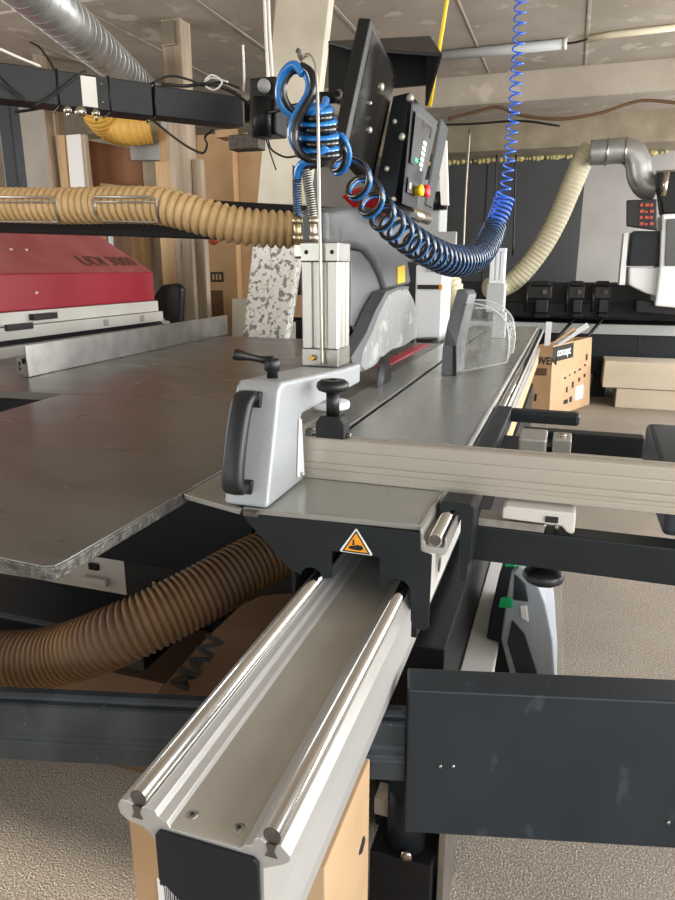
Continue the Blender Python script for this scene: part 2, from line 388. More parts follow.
# ================================================================== CLAMP
cl = thing('pneumatic_clamp', 'grey cast clamp arm with black grip handle standing on the front of the sliding table', 'clamp', (-.6, 1.25, .9))
m = MB()
xa, xb = -.652, -.552
side = [(1.192, .902), (1.205, .902), (1.40, .902), (1.412, .915), (1.392, 1.045), (1.402, 1.058), (1.60, 1.056), (1.90, 1.052), (1.908, 1.108), (1.74, 1.116), (1.32, 1.148), (1.285, 1.150), (1.268, 1.14), (1.262, 1.12)]
n = len(side)
def xo(y, z):   # the casting narrows towards its far end
    k = max(0, (y-1.3)/.6)
    return (xa-.05*k, xb-.015*k)
vs = [V((xo(y, z)[0], y, z)) for y, z in side]+[V((xo(y, z)[1], y, z)) for y, z in side]
m.add(vs, [list(range(n))[::-1], list(range(n, 2*n))]+[[i, (i+1) % n, n+(i+1) % n, n+i] for i in range(n)])
cast = m.build('casting', 'hammer', cl, .008, 3)
MB().prism([(1.355, .922), (1.398, .915), (1.385, 1.05), (1.372, 1.055)], 'x', -.5525, -.5495).build('side_cover', 'cleanwhite', cl, .001)
MB().lathe([(.005, 0), (.005, .003), (.003, .004)], (-.5495, 1.375, .925), (1, 0, 0), 12).build('cover_screw', 'steel', cl)
# grip handle: a bowed bar standing off the front face
def ff(z): return 1.200+(z-.905)*.30     # front face y at height z
hp = spline([(-.615, ff(1.118)+.012, 1.118), (-.615, ff(1.122)-.030, 1.122), (-.617, ff(1.10)-.044, 1.095), (-.618, ff(1.03)-.048, 1.03), (-.618, ff(.97)-.046, .965), (-.617, ff(.945)-.030, .942), (-.616, ff(.945)+.012, .944)], 8)
m = MB()
vs = []; fs = []
for i, p in enumerate(hp):
    t = (hp[min(i+1, len(hp)-1)]-hp[max(i-1, 0)]).normalized(); nn = V((1, 0, 0)); b_ = t.cross(nn).normalized()
    for a in range(12):
        an = 2*math.pi*a/12; vs.append(p+nn*.0235*math.copysign(abs(math.cos(an))**.6, math.cos(an))+b_*.013*math.copysign(abs(math.sin(an))**.6, math.sin(an)))
for i in range(len(hp)-1):
    for a in range(12): fs.append([i*12+a, i*12+(a+1) % 12, (i+1)*12+(a+1) % 12, (i+1)*12+a])
m.add(vs, fs, True)
hd = m.build('grip_handle', 'grip', cl)
m = MB()
for z in (1.120, .944): MB().box(-.640, ff(z)-.012, z-.022, -.588, ff(z)+.004, z+.012).build('grip_foot', 'handle', hd, .004)
# clamping lever
lv = MB().lathe([(.013, 0), (.012, .02), (.017, .024), (.018, .045), (.014, .05)], (-.608, 1.36, 1.138), n=20)
lv.tube(spline([(-.606, 1.36, 1.182), (-.63, 1.352, 1.186), (-.655, 1.335, 1.193), (-.676, 1.325, 1.198)], 6), .009, 10, rfun=lambda i: .0125-.005*math.sin(math.pi*min(1, i/18*1.1)))
lv.lathe([(.012, -.006), (.013, 0), (.011, .006)], (-.677, 1.325, 1.198), (-.6, -.2, .25), 12)
lv.build('clamp_lever', 'black', cl)
m = MB(); m.box(-.598, 1.172, .889, -.568, 1.19, .8985); m.build('foot_bolt', 'rodend', cl, .001)
# cylinder
def cylinder(root, cx, cy, z0, z1, w, h, part='cylinder_barrel', bm='alu', cm='steel'):
    m = MB(); pts = []
    k = w/2
    for q in range(4):
        for (a, b) in ((-.92, -1), (-.45, -1), (-.40, -.80), (-.22, -.80), (-.17, -1), (.17, -1), (.22, -.80), (.40, -.80), (.45, -1), (.92, -1)):
            an = q*math.pi/2; x = a*math.cos(an)-b*math.sin(an); y = a*math.sin(an)+b*math.cos(an)
            pts.append((cx+x*k, cy+y*k))
    m.prism(pts, 'z', z0, z1).build(part, bm, root, .0008)
    MB().box(cx-k*1.02, cy-k*1.02, z1+.0005, cx+k*1.02, cy+k*1.02, z1+h).build('end_block', cm, root, .003)
    MB().box(cx-k*1.02, cy-k*1.02, z0-h, cx+k*1.02, cy+k*1.02, z0-.0005).build('end_block', cm, root, .003)
ca = thing('air_cylinder', 'square aluminium air cylinder standing on the grey clamp arm', 'air cylinder', (-.635, 1.80, 1.11))
cylinder(ca, -.634, 1.79, 1.168, 1.395, .104, .050)
m = MB()
for dx in (-.036, .036): MB().lathe([(.006, 0), (.006, .002)], (-.634+dx, 1.7375, 1.42), (0, -1, 0), 6).build('block_screw', 'blackm', ca)
MB().cyl((-.655, 1.738, 1.142), (-.655, 1.72, 1.142), .008, 12).build('port_plug', 'brass', ca)
# press foot below the arm
m = MB(); m.cyl((-.632, 1.83, 1.0), (-.632, 1.83, 1.07), .012); m.lathe([(.05, 0), (.053, .004), (.053, .018), (.048, .022)], (-.632, 1.83, .985), n=32)
m.build('press_foot', 'cleanwhite', cl)
# couplings for the two air lines
for (sx, lab) in ((298, 'brass'), (314, 'nickel')):
    b0 = at(sx, 246, 1.76); t0 = at(sx-1, 214, 1.76)
    m = MB(); m.cyl(b0, t0, .010, 14); m.lathe([(.014, 0), (.014, .022)], b0+V((0, 0, .01)), n=6); m.lathe([(.015, 0), (.015, .018)], b0+V((0, 0, .055)), n=6)
    m.cyl(b0, b0+V((.04, .02, -.005)), .012, 12)
    m.build('hose_coupling', 'nickel' if lab == 'nickel' else 'brassy', ca)
e0 = at(302, 247, 1.76); MB().box(e0.x-.02, 1.745, e0.z-.03, e0.x+.05, 1.775, e0.z+.01).build('elbow_block', 'nickel', ca, .006)

# hook rod carrying the hose
rodp = [at(322, 364, 1.722), at(320, 250, 1.722), at(318, 120, 1.722), at(317, 85, 1.722)] + [at(*p) for p in ((315, 66, 1.722), (309, 55, 1.725), (303, 58, 1.73), (302, 68, 1.735), (303, 75, 1.735))]
hk = thing('hose_hook', 'tall bent wire hook rising from the clamp and holding up the blue hose', 'hook', rodp[0])
MB().tube(resample(spline(rodp, 10), .006), .0042, 10).build('hook_rod', 'wire', hk)
MB().tube(spline([at(303, 60, 1.73), at(300, 57, 1.73), at(299, 52, 1.73), at(297, 50, 1.73)], 6), .006, 8).build('hook_tip', 'rodend', hk)

# fence clamping knob
kb = thing('clamping_knob', 'black mushroom knob on black block clamped to the top of the fence', 'knob', (-.497, 1.445, .999))
MB().prism([(-.532, 1.0), (-.532, 1.035), (-.520, 1.052), (-.474, 1.052), (-.462, 1.035), (-.462, 1.0)], 'y', 1.425, 1.468).build('knob_block', 'black', kb, .003)
MB().cyl((-.497, 1.447, 1.05), (-.497, 1.447, 1.108), .0155, 20).build('knob_stem', 'black', kb)
MB().lathe([(.017, 0), (.034, .006), (.038, .014), (.036, .023), (.028, .029), (.010, .030), (.008, .026)], (-.497, 1.447, 1.104), n=32).build('knob_head', 'black', kb)
m = MB(); m.cyl((-.56, 1.447, 1.006), (-.532, 1.447, 1.006), .006); m.box(-.562, 1.435, 1.0, -.545, 1.46, 1.014)
m.cyl((-.462, 1.447, 1.006), (-.452, 1.447, 1.006), .006)
m.build('side_bolts', 'steel', kb, .001)

# ================================================================== SAW TABLE
st = thing('panel_saw', 'wide dark cast iron saw table on black machine body left of the sliding table', 'panel saw', (-1.5, 2.6, FZ))
MB().prism([(-.778, .86), (-.776, 2.152), (-1.868, 2.152), (-1.83, 1.75), (-1.80, .885), (-.83, .83), (-.795, .829), (-.780, .838)], 'z', .876, .899).build('table_extension', 'table', st, .003)
o = MB().prism([(-.7745, .862), (-.777, .835), (-.793, .826), (-.83, .826), (-1.803, .881), (-1.803, .892), (-.825, .838), (-.79, .842), (-.786, .868), (-.786, 2.1), (-.7745, 2.1)], 'z', .872, .8965).build('rough_edge', 'cast_edge', st, .003)
MB().prism([(-.775, 2.156), (-.775, 4.45), (-2.93, 4.45), (-2.9, 2.08), (-1.87, 2.156)], 'z', .868, .8992).build('main_table', 'table', st, .002)
MB().box(-.90, 3.3, .8993, -.84, 4.35, .906).build('table_insert', 'red', st)
m = MB(); m.box(-1.62, 1.62, .5, -.80, 1.66, .86); m.box(-2.9, 2.3, FZ, -.80, 4.3, .86)
m.build('machine_body', 'blackm', st, .003)
# front door panels of the body
dp = MB().box(-1.46, 1.90, FZ+.02, -.66, 2.28, .80).build('body_door', 'dark', st, .004)
q = at(156, 583, 1.9); MB().lathe([(.012, 0), (.012, .01), (.006, .014)], (q.x, 1.90, q.z), (0, -1, 0), 12).build('door_lock', 'brass', dp)
bd = MB().box(-2.1, 1.93, .14, -1.475, 2.28, .80).build('beige_door', 'white', st, .006)
a = at(88, 563, 1.92); b = at(98, 571, 1.92)
MB().box(a.x, 1.918, b.z, b.x, 1.93, a.z).build('door_window', 'blackm', bd, .002)
a = at(85, 581, 1.90); MB().box(a.x-.02, 1.905, a.z-.018, a.x+.09, 1.93, a.z+.012).build('door_hinge', 'white', bd, .006)
# carrying beam under the extension
m = MB(); a = at(0, 566, 1.35); b = at(200, 612, 1.35)
m.prism([(1.35, .33), (1.35, .41), (1.36, .42), (1.48, .462), (1.50, .462), (1.50, .33)], 'x', -2.4, -1.0)
m.build('extension_beam', 'blackm', st, .004)

# rip fence
rd = V((math.sin(math.radians(-2.9)), math.cos(math.radians(2.9)), 0)); rn = V((-rd.y, rd.x, 0))
p0 = V((-2.296, 2.44, .9))
rf = thing('rip_fence', 'straight aluminium rip fence lying lengthways on the dark saw table', 'fence', p0)
def ext(poly, o, d, nrm, L):
    m = MB(); n = len(poly); vs = [o+nrm*u+V((0, 0, w)) for u, w in poly]; vs += [v+d*L for v in vs]
    return m.add(vs, [list(range(n))[::-1], list(range(n, 2*n))]+[[i, (i+1) % n, n+(i+1) % n, n+i] for i in range(n)])
ext([(0, .0015), (0, .142), (.008, .142), (.008, .060), (.03, .060), (.03, .085), (.06, .085), (.06, .05), (.05, .05), (.05, .07), (.038, .07), (.038, .03), (.05, .03), (.05, .042), (.062, .042), (.062, .015), (.03, .015), (.03, .0015)], p0, rd, rn, 2.15).build('fence_profile', 'steel', rf, .0008)
ext([(.075, .002), (.075, .13), (.085, .13), (.085, .002)], p0-rd*1.2+rn*.02, rd, rn, 1.05).build('fence_holder', 'greyplate', rf, .001)

# ================================================================== BLADE GUARD
bg = thing('blade_guard', 'grey suction hood with smoked cover over the saw blade', 'saw guard', (-.8, 2.8, .93))
yz = lambda px, py, x: (lambda p: (p.y, p.z))(at(px, py, x, 'x'))
hood = [yz(*p, -.765) for p in ((326, 209), (345, 207), (372, 207), (388, 214), (399, 234), (408, 258), (412, 284), (398, 288), (387, 292), (382, 276), (375, 262), (366, 251), (352, 247), (328, 246))]
MB().prism(hood, 'x', -.86, -.765).build('suction_hood', 'greyplate', bg, .022, 4)
MB().prism([yz(*p, -.79) for p in ((351, 250), (366, 252), (376, 266), (385, 292), (371, 322), (369, 326), (351, 326))], 'x', -.93, -.79).build('hood_body', 'greyplate', bg, .004)
MB().prism([yz(*p, -.80) for p in ((347, 248), (352, 248), (352, 328), (364, 340), (360, 366), (347, 366))], 'x', -.90, -.80).build('hood_bracket', 'blackm', bg, .004)
for px, py in ((350, 280), (350, 314)): MB().lathe([(.007, 0), (.007, .006)], at(px, py, -.80, 'x'), (1, 0, 0), 8).build('bracket_bolt', 'rodend', bg)
flap = [yz(*p, -.735) for p in ((388, 294), (397, 289), (408, 288), (414, 300), (419, 318), (419, 336), (405, 346), (392, 350), (385, 356), (375, 366), (366, 371), (360, 366), (362, 352), (372, 330), (378, 312))]
MB().prism(flap, 'x', -.775, -.735).build('smoked_cover', 'apron', bg, .008, 3)
MB().prism([yz(*p, -.728) for p in ((351, 358), (356, 350), (366, 334), (376, 310), (386, 292), (398, 287), (409, 286), (409, 289), (398, 290), (389, 295), (380, 312), (373, 331), (363, 352), (361, 366), (364, 372), (358, 371), (353, 364))], 'x', -.785, -.728).build('cover_rim', 'greyplate', bg, .002)
MB().prism([yz(*p, -.76) for p in ((398, 267), (405, 265), (405, 282), (398, 284))], 'x', -.764, -.760).build('yellow_label', 'yellow', bg)
fin = [at(350, 196, 2.9), at(366, 187, 2.95), at(384, 205, 3.0), at(392, 240, 3.05), at(376, 222, 3.0)]
MB().slab(fin, (-.04, 0, 0)).build('red_cover', 'redp', bg, .003)
sb = MB().lathe([(.115, -.0015), (.115, .0015)], (-.722, 2.78, .905), (1, 0, 0), 40)
tag(sb.build('saw_blade', 'blackm'), 'small dark scoring blade poking up beside the smoked blade cover', 'saw blade')

# ================================================================== VISOR GUARD ON SLIDING TABLE
vg = thing('clear_guard', 'clear curved plastic guard with a grey padded spine standing on the sliding table', 'guard', (-.4, 3.25, .9))
a0 = at(441, 374, 3.12); 
sp = [at(441, 374, 3.10), at(455, 376, 3.10), at(462, 318, 3.16), at(470, 292, 3.22), at(457, 290, 3.22), at(447, 330, 3.12)]
MB().slab([at(442, 373, 3.12), at(456, 374, 3.12), at(457, 345, 3.12), at(469, 295, 3.24), at(466, 290, 3.25), at(457, 289, 3.25), at(447, 325, 3.14), at(443, 345, 3.12)], (.02, .13, 0)).build('spine', 'greyplate', vg, .008, 3)
MB().slab([at(441, 375, 3.10), at(454, 376, 3.10), at(455, 346, 3.10), at(443, 345, 3.10)], (0, .018, 0)).build('spine_pad', 'greyplate', vg, .004)
MB().slab([at(453, 376, 3.095), at(456, 376, 3.095), at(456, 346, 3.095), at(453, 346, 3.095)], (0, .02, 0)).build('pad_strip', 'blackm', vg)
vp = [at(*p, 3.17) for p in ((466, 303), (478, 304), (490, 308), (499, 314), (505, 321), (508, 330), (509, 345), (507, 362))]
vp = spline(vp, 4); vp[-1].z = max(vp[-1].z, .905); n = len(vp); dy = V((.0, .34, 0))
m = MB(); m.add(vp+[p+dy for p in vp], [[i, i+1, n+i+1, n+i] for i in range(n-1)], True)
low = V((at(456, 373, 3.17).x, 3.17, .905))
m.add(vp+[low], [list(range(n+1))])
o = m.build('visor', 'clear', vg); sm_ = o.modifiers.new('s', 'SOLIDIFY'); sm_.thickness = .004
MB().tube(vp+[low], .004, 8).build('visor_rim', 'rim', vg)
MB().tube([p+dy for p in vp], .004, 8).build('visor_rim', 'rim', vg)
p = at(482, 308, 3.22); MB().box(p.x-.03, 3.2, p.z-.002, p.x+.03, 3.26, p.z+.002).build('visor_label', 'paper', vg)

# far air cylinder on the sliding table
fc = thing('air_cylinder', 'slim pale air cylinder at the far end of the sliding table', 'air cylinder', (-.48, 4.9, .9))
cylinder(fc, -.487, 4.94, 1.30, 1.485, .10, .025, bm='cleanwhite', cm='cleanwhite')
MB().box(-.55, 4.88, 1.08, -.425, 5.0, 1.274).build('mount_block', 'lightgrey', fc, .01)
MB().box(-.50, 4.9, .902, -.41, 5.0, 1.08).build('mount_post', 'lightgrey', fc, .004)

# ================================================================== OUTRIGGER FRAME
of = thing('outrigger_frame', 'black steel frame reaching out sideways from the right side of the sliding table', 'frame', (.3, 1.9, .75))
MB().box(-.165, 1.40, .757, 1.6, 1.46, .838).build('front_beam', 'dark', of, .004)
MB().prism([(-.222, .878), (-.222, .902), (-.214, .910), (-.157, .910), (-.149, .902), (-.149, .79), (-.156, .772), (-.157, .745), (-.163, .735), (-.173, .735), (-.176, .745), (-.176, .885), (-.196, .892), (-.216, .878)], 'y', 1.33, 1.40).build('hook_bracket', 'dark', of, .003)
MB().box(-.225, 1.50, .82, -.165, 2.52, .888).build('side_arm', 'dark', of, .006)
MB().box(-.255, 2.46, .84, .07, 2.52, .885).build('rear_bar', 'dark', of, .012)
MB().box(-.11, 2.24, .80, .26, 2.30, .866).build('rear_beam', 'blackm', of, .004)
MB().box(-.165, 1.95, .82, .0, 2.24, .845).build('rear_shelf', 'blackm', of, .003)
en = MB().prism([(1.46, .84), (1.46, .93), (1.70, .965), (1.90, .985), (1.945, .975), (1.95, .90), (1.95, .83)], 'x', .224, .31).build('end_arm', 'darkdusty', of, .012, 3)
kn = MB().lathe([(.012, .05), (.012, .0), (.030, -.004), (.044, -.012), (.046, -.026), (.036, -.034), (.010, -.035)], (-.004, 1.435, .748), n=10)
kn.build('star_knob', 'black', of, .003)
fm = thing('fence_mount', 'cast grey fence foot on a flat strip below the crosscut fence', 'mount', (0, 1.45, .84))
MB().box(-.148, 1.402, .8385, -.01, 1.46, .856).build('base_strip', 'alu_rough', fm, .001)
MB().prism([(-.098, .864), (-.098, .888), (-.090, .893), (.046, .893), (.050, .888), (.050, .850), (.044, .846), (.034, .850), (.024, .862)], 'y', 1.392, 1.45).build('foot_casting', 'castfoot', fm, .004)
MB().box(-.010, 1.389, .868, .016, 1.392, .881).build('foot_slot', 'ink', fm)
m = MB(); m.cyl((-.012, 1.42, .838), (-.012, 1.42, .86), .008); m.cyl((.015, 1.42, .838), (.015, 1.42, .86), .006); m.build('foot_screws', 'steel', fm)
sbk = thing('stop_block', 'pair of bright machined stop blocks behind the crosscut fence', 'stop block', (-.05, 2.05, .87))
MB().box(-.105, 1.96, .846, -.028, 2.10, .905).build('block', 'alu', sbk, .006)
MB().box(-.012, 2.0, .846, .04, 2.10, .900).build('small_block', 'alu', sbk, .004)
MB().lathe([(.014, 0), (.013, .006)], (.012, 2.05, .900), n=16).build('block_screw', 'nickel', sbk)
MB().box(-.028, 2.03, .85, -.012, 2.07, .868).build('block_link', 'blackm', sbk)

# ================================================================== MACHINE BASE UNDER THE GUIDE, PANEL, CROSS BEAM
mbs = MB().box(-.42, 1.60, FZ, -.345, 5.8, .498).box(-.345, 1.52, .0, -.225, 5.8, .45).build('machine_stand', 'blackm', None, .004); tag(mbs, 'black steel stand carrying the guide beam, seen through the gap', 'stand')
ang = math.atan2(.127, .502)
R14 = Matrix.Rotation(ang, 3, 'Z')
piv = V((-.245, 1.184, 0))
def rot(mb, p=piv, R=R14):
    mb.v = [R@(v-p)+p for v in mb.v]; return mb
pn = thing('steel_cover_box', 'dark grey scratched steel box across the lower right foreground', 'machine cover', piv+V((.6, .1, .195)))
m = MB(); m.box(-.245, 1.184, .195, 1.4, 1.264, .55); rot(m).build('cover_shell', 'panel', pn, .004)
for px, py in ((440, 766), (453, 766), (668, 822)):
    q = at(px, py, 1.0); 
    # point on the rotated front face
    r = (at(px, py, 1.0)-V((0, 0, H))); nv = R14@V((0, -1, 0)); t = (piv-V((0, 0, H))).dot(nv)/r.dot(nv); p = V((0, 0, H))+r*t
    MB().lathe([(.005, -.001), (.004, .003), (.002, .004)], p, nv, 10).build('rivet', 'steel', pn)
cb = thing('cross_beam', 'dusty grey steel channel running to the left under the guide beam', 'beam', piv+V((-.8, -.1, .31)))
prf = [(.014, .315), (.014, .362), (.022, .370), (.022, .386), (.026, .390), (.030, .442), (.036, .446), (.050, .446), (.052, .452), (.058, .458), (.074, .460), (.078, .456), (.078, .315)]
m = MB(); m.prism([(1.184+a, b) for a, b in prf], 'x', -2.2, -.246); rot(m).build('beam_profile', 'darkdusty', cb, .0015)
MB_ = MB(); MB_.box(-.246, 1.215, .315, -.10, 1.262, .478)
rot(MB_).build('beam_end', 'dark', cb)
# levelling foot
lf = thing('levelling_foot', 'black adjustable machine foot standing below the dark steel box', 'machine foot', (-.25, 1.33, FZ))
MB().box(-.345, 1.27, FZ, -.195, 1.40, .03).build('foot_block', 'blackm', lf, .004)
MB().cyl((-.268, 1.33, .03), (-.268, 1.33, .19), .048, 28).build('foot_column', 'dark', lf)
MB().box(-.185, 1.30, FZ, -.17, 1.5, .19).build('foot_angle', 'steel', lf, .001)
q = at(406, 857, 1.265); MB().lathe([(.014, 0), (.014, .005), (.006, .007)], (q.x, 1.27, q.z), (0, -1, 0), 8).build('foot_screw', 'nickel', lf)
MB().box(-.36, 1.36, .05, -.31, 1.42, .10).build('foot_wedge', 'wood', lf, .004)

# cartons below the guide beam
ct = thing('carton', 'brown carton standing on the floor under the near end of the guide beam', 'carton', (-.45, .95, FZ))
m = MB(); m.box(-.645, .80, FZ, -.29, 1.06, .470); m.build('carton_box', 'cardlight', ct, .002)
MB().box(-.648, .797, .10, -.585, .7995, .472).build('carton_edge', 'card', ct)
lbq = at(157, 878, .795); lb2 = at(184, 899, .795)
lb = MB().box(lbq.x, .7945, lb2.z-.05, lb2.x+.03, .7965, lbq.z).build('carton_label', 'paper', ct)
m = MB(); rnd = random.Random(2); x = lbq.x+.014
while x < lb2.x+.02:
    w = rnd.choice((.0012, .002, .003)); m.box(x, .7938, lbq.z-.05, x+w, .7945, lbq.z-.014); x += w+.0022
m.build('barcode', 'ink', lb)
text('label_text', 'MAN', .011, (lbq.x+.006, .7940, lbq.z-.0115), (1, 0, 0), (0, 0, 1), 'ink', lb, bold=.0004)
q = at(362, 846, 1.0, 'y'); r = at(362, 846, -.27, 'x')
m = MB(); rnd = random.Random(9)
r = at(362, 846, -.29, 'x'); pts = [(r.y+math.cos(k*.785)*rnd.uniform(.012, .03), r.z+math.sin(k*.785)*rnd.uniform(.01, .022)) for k in range(8)]
m.prism(pts, 'x', -.2898, -.2890).build('torn_hole', 'ink', ct)
cd = thing('carton', 'opened brown carton lying in the shade below the ribbed hose', 'carton', (-.8, 1.42, .0))
fp0 = V((-.941, 1.28, .289)); fd = V((.326, .24, 0)).normalized(); fn = V((fd.y, -fd.x, 0))
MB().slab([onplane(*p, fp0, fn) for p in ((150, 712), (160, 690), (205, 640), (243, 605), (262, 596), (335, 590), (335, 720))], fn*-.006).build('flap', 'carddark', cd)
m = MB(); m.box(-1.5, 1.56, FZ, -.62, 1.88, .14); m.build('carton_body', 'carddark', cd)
ta = onplane(186, 692, fp0+fn*.004, fn); tb = onplane(216, 652, fp0+fn*.004, fn)
text('carton_text', 'MAN', .075, ta, tb-ta, (0, 0, 1), 'ink', cd, bold=.002)

# tan hoses
o = ribbed([at(-60, 655, 1.22), at(0, 661, 1.24), at(60, 655, 1.27), at(125, 632, 1.30), at(190, 600, 1.42), at(250, 566, 1.58), at(300, 540, 1.75), at(340, 520, 1.95)], .077, .0165, .0045, 28).build('ribbed_hose', 'dusthose')
tag(o, 'dusty brown ribbed suction hose curving under the saw table', 'hose')
hs = [at(-70, 204, 2.62), at(0, 205, 2.62), at(60, 206, 2.62), at(130, 205, 2.62), at(165, 207, 2.62), at(200, 216, 2.64), at(235, 225, 2.68), at(270, 229, 2.74), at(305, 230, 2.82), at(345, 228, 2.95)]
o = ribbed(hs, .069, .034, .009, 28, 8).build('ribbed_hose', 'tanhose'); tag(o, 'clean tan ribbed suction hose running level across the left background to the saw hood', 'hose')
for (xa_, xb_, lab) in ((-40, 57, 'left one of the two bent wire hangers under the level tan hose'), (95, 157, 'right one of the two bent wire hangers under the level tan hose')):
    m = MB(); y = 2.535
    loop = [at(xa_, 197, y), at(xb_-7, 197, y), at(xb_-1, 199, y), at(xb_, 214, y+.02), at(xb_+2, 222, y+.05), at(xb_-8, 222, y+.05), at(xa_+8, 221, y+.05), at(xa_, 213, y+.02), at(xa_, 199, y)]
    m.tube(loop, .0055, 8); m.tube([at(xa_, 202, y), at(xb_-1, 202, y)], .004, 8)
    tag(m.build('wire_hanger', 'wire'), lab, 'wire hanger', 'wire hangers on the tan hose')

# black beam behind the hose, with post and boom
bmh = MB(); bmh.slab([at(-40, 186, 2.80), at(352, 208, 3.35), at(352, 243, 3.35), at(-40, 231, 2.80)], (-.04, .10, 0))
tag(bmh.build('support_arm', 'blackm', None, .004), 'long black horizontal arm behind the level tan hose', 'support arm')
bo = thing('boom', 'thick dark grey overhead boom carrying the control unit', 'boom', at(100, 116, 2.55))
a, b = at(-30, 59, 2.22), at(162, 85, 2.78); c_, d = at(162, 123, 2.78), at(-30, 98, 2.22)
def bar(pa, pb, za, zb, w, nm, m_, par, bev=.004):
    d_ = (pb-pa); d_.z = 0; d_.normalize(); s_ = V((-d_.y, d_.x, 0))*w
    return MB().slab([V((pa.x, pa.y, za)), V((pb.x, pb.y, za)), V((pb.x, pb.y, zb)), V((pa.x, pa.y, zb))], s_).build(nm, m_, par, bev)
A = at(0, 62, 2.3); dirb = V((.64, .77, 0)).normalized()
def onb(px, py=None):
    # walk along the boom's front edge to the pixel column
    best = None
    for i in range(-200, 400):
        p = A+dirb*(i*.01); q = p-V((0, 0, H)); w = q.dot(fw); x = 337.5+F*q.dot(rt)/w
        if best is None or abs(x-px) < best[0]: best = (abs(x-px), p)
    return best[1].copy()
zt, zb_ = A.z, A.z-.128
bar(onb(-60), onb(152), zb_, zt, .12, 'boom_tube', 'dark', bo)
bar(onb(154), onb(243), zb_+.004, zt-.004, .11, 'inner_tube', 'darkdusty' if 0 else 'dark', bo)
bar(onb(250), onb(330), zb_+.03, zt-.01, .06, 'end_tube', 'blackm', bo)
p = onb(80); nb = V((dirb.y, -dirb.x, 0))
q1 = onb(80)+nb*.003; q2 = onb(95)+nb*.003
sl = MB().slab([V((q1.x, q1.y, zb_+.008)), V((q2.x, q2.y, zb_+.008)), V((q2.x, q2.y, zt-.008)), V((q1.x, q1.y, zt-.008))], nb*-.002).build('type_plate', 'paper', bo)
q1 = onb(96)+nb*.002; q2 = onb(106)+nb*.002
pl = bar(onb(96)+nb*.004, onb(107)+nb*.004, zb_+.002, zt-.002, .006, 'joint_plate', 'dark', bo, .001)
m = MB(); q = onb(101)+nb*.004
for z in (zb_+.03, zt-.03): m.lathe([(.005, 0), (.004, .004)], V((q.x, q.y, z)), nb, 10)
m.build('joint_bolt', 'steel', pl)
m = MB(); 
for px in (56, 108, 154):   # cable ties around the tube
    q = onb(px); e_ = .004
    lp = [q+nb*e_+V((0, 0, e_)), q-nb*.125+V((0, 0, e_)), q-nb*.125-V((0, 0, .132)), q+nb*e_-V((0, 0, .132)), q+nb*e_+V((0, 0, e_))]
    m.tube(lp, .004, 6)
m.build('cable_tie', 'black', bo)
# pipe clamps below the type plate
m = MB()
for px, r_ in ((63, .014), (78, .02), (93, .014)):
    q = onb(px); c0 = V((q.x, q.y, zb_-.012)); m.lathe([(r_, -.01), (r_*1.2, 0), (r_, .01)], c0, nb, 12); m.lathe([(.008, 0), (.006, -.03)], c0, n=8)
m.build('pipe_clamp', 'nickel', bo)
ps = B(*(lambda a, b: (a.x, a.y, 1.64, b.x, a.y+.06, at(8, 92, 2.70).z))(at(-4, 104, 2.70), at(9, 104, 2.70)), 'post', 'dark', bevel=.004)
tag(ps, 'dark grey square post under the left end of the boom', 'post')
# cables draped on the boom
def cable(pts, r, m_, lab, cat='cable', name='cable', k=10):
    return tag(MB().tube(spline([at(*p) for p in pts], k), r, 8).build(name, m_), lab, cat)
cable([(0, 76, 2.25), (12, 88, 2.3), (25, 99, 2.33)], .005, 'black', 'black cable crossing the far left end of the boom')
cable([(36, 105, 2.36), (50, 97, 2.40), (66, 85, 2.46), (80, 74, 2.5), (86, 71, 2.52)], .005, 'black', 'black cable rising diagonally over the boom beside the pale plate')
cable([(15, 112, 2.44), (30, 110, 2.47), (45, 107, 2.5), (60, 104, 2.52)], .006, 'black', 'black cable hanging just below the boom by the dark post')
cable([(150, 118, 2.6), (160, 126, 2.65), (175, 138, 2.7), (190, 148, 2.74), (203, 153, 2.78), (207, 145, 2.8), (205, 137, 2.8), (213, 130, 2.85)], .005, 'black', 'black cable looping below the middle of the boom')
cable([(150, 84, 2.75), (170, 76, 2.8), (190, 80, 2.85), (205, 86, 2.9), (220, 82, 2.95), (240, 88, 3.0)], .005, 'black', 'thin black cable arching above the middle of the boom')
cable([(162, 84, 2.76), (185, 86, 2.85), (210, 84, 2.9), (232, 92, 2.95), (250, 104, 2.9), (270, 112, 2.8), (290, 106, 2.75), (310, 104, 2.8)], .007, 'black', 'thick black cable running along the boom towards the coiled hose')
cable([(205, 80, 2.9), (212, 75, 2.9), (222, 82, 2.9), (214, 90, 2.9), (204, 84, 2.9), (212, 78, 2.92), (228, 82, 2.92)], .004, 'paper', 'white cable tied in a knot on top of the boom')
cable([(268, 140, 2.7), (272, 150, 2.7), (285, 157, 2.7), (297, 156, 2.7)], .004, 'black', 'short black cable end curling below the junction box')
cable([(266, 140, 2.7), (270, 152, 2.7), (276, 170, 2.7)], .003, 'black', 'black cable tie tail pointing straight down below the junction box')
cable([(243, 45, 2.9), (244, 70, 2.9), (244, 92, 2.9)], .005, 'paper', 'short white stub tube standing on the boom')
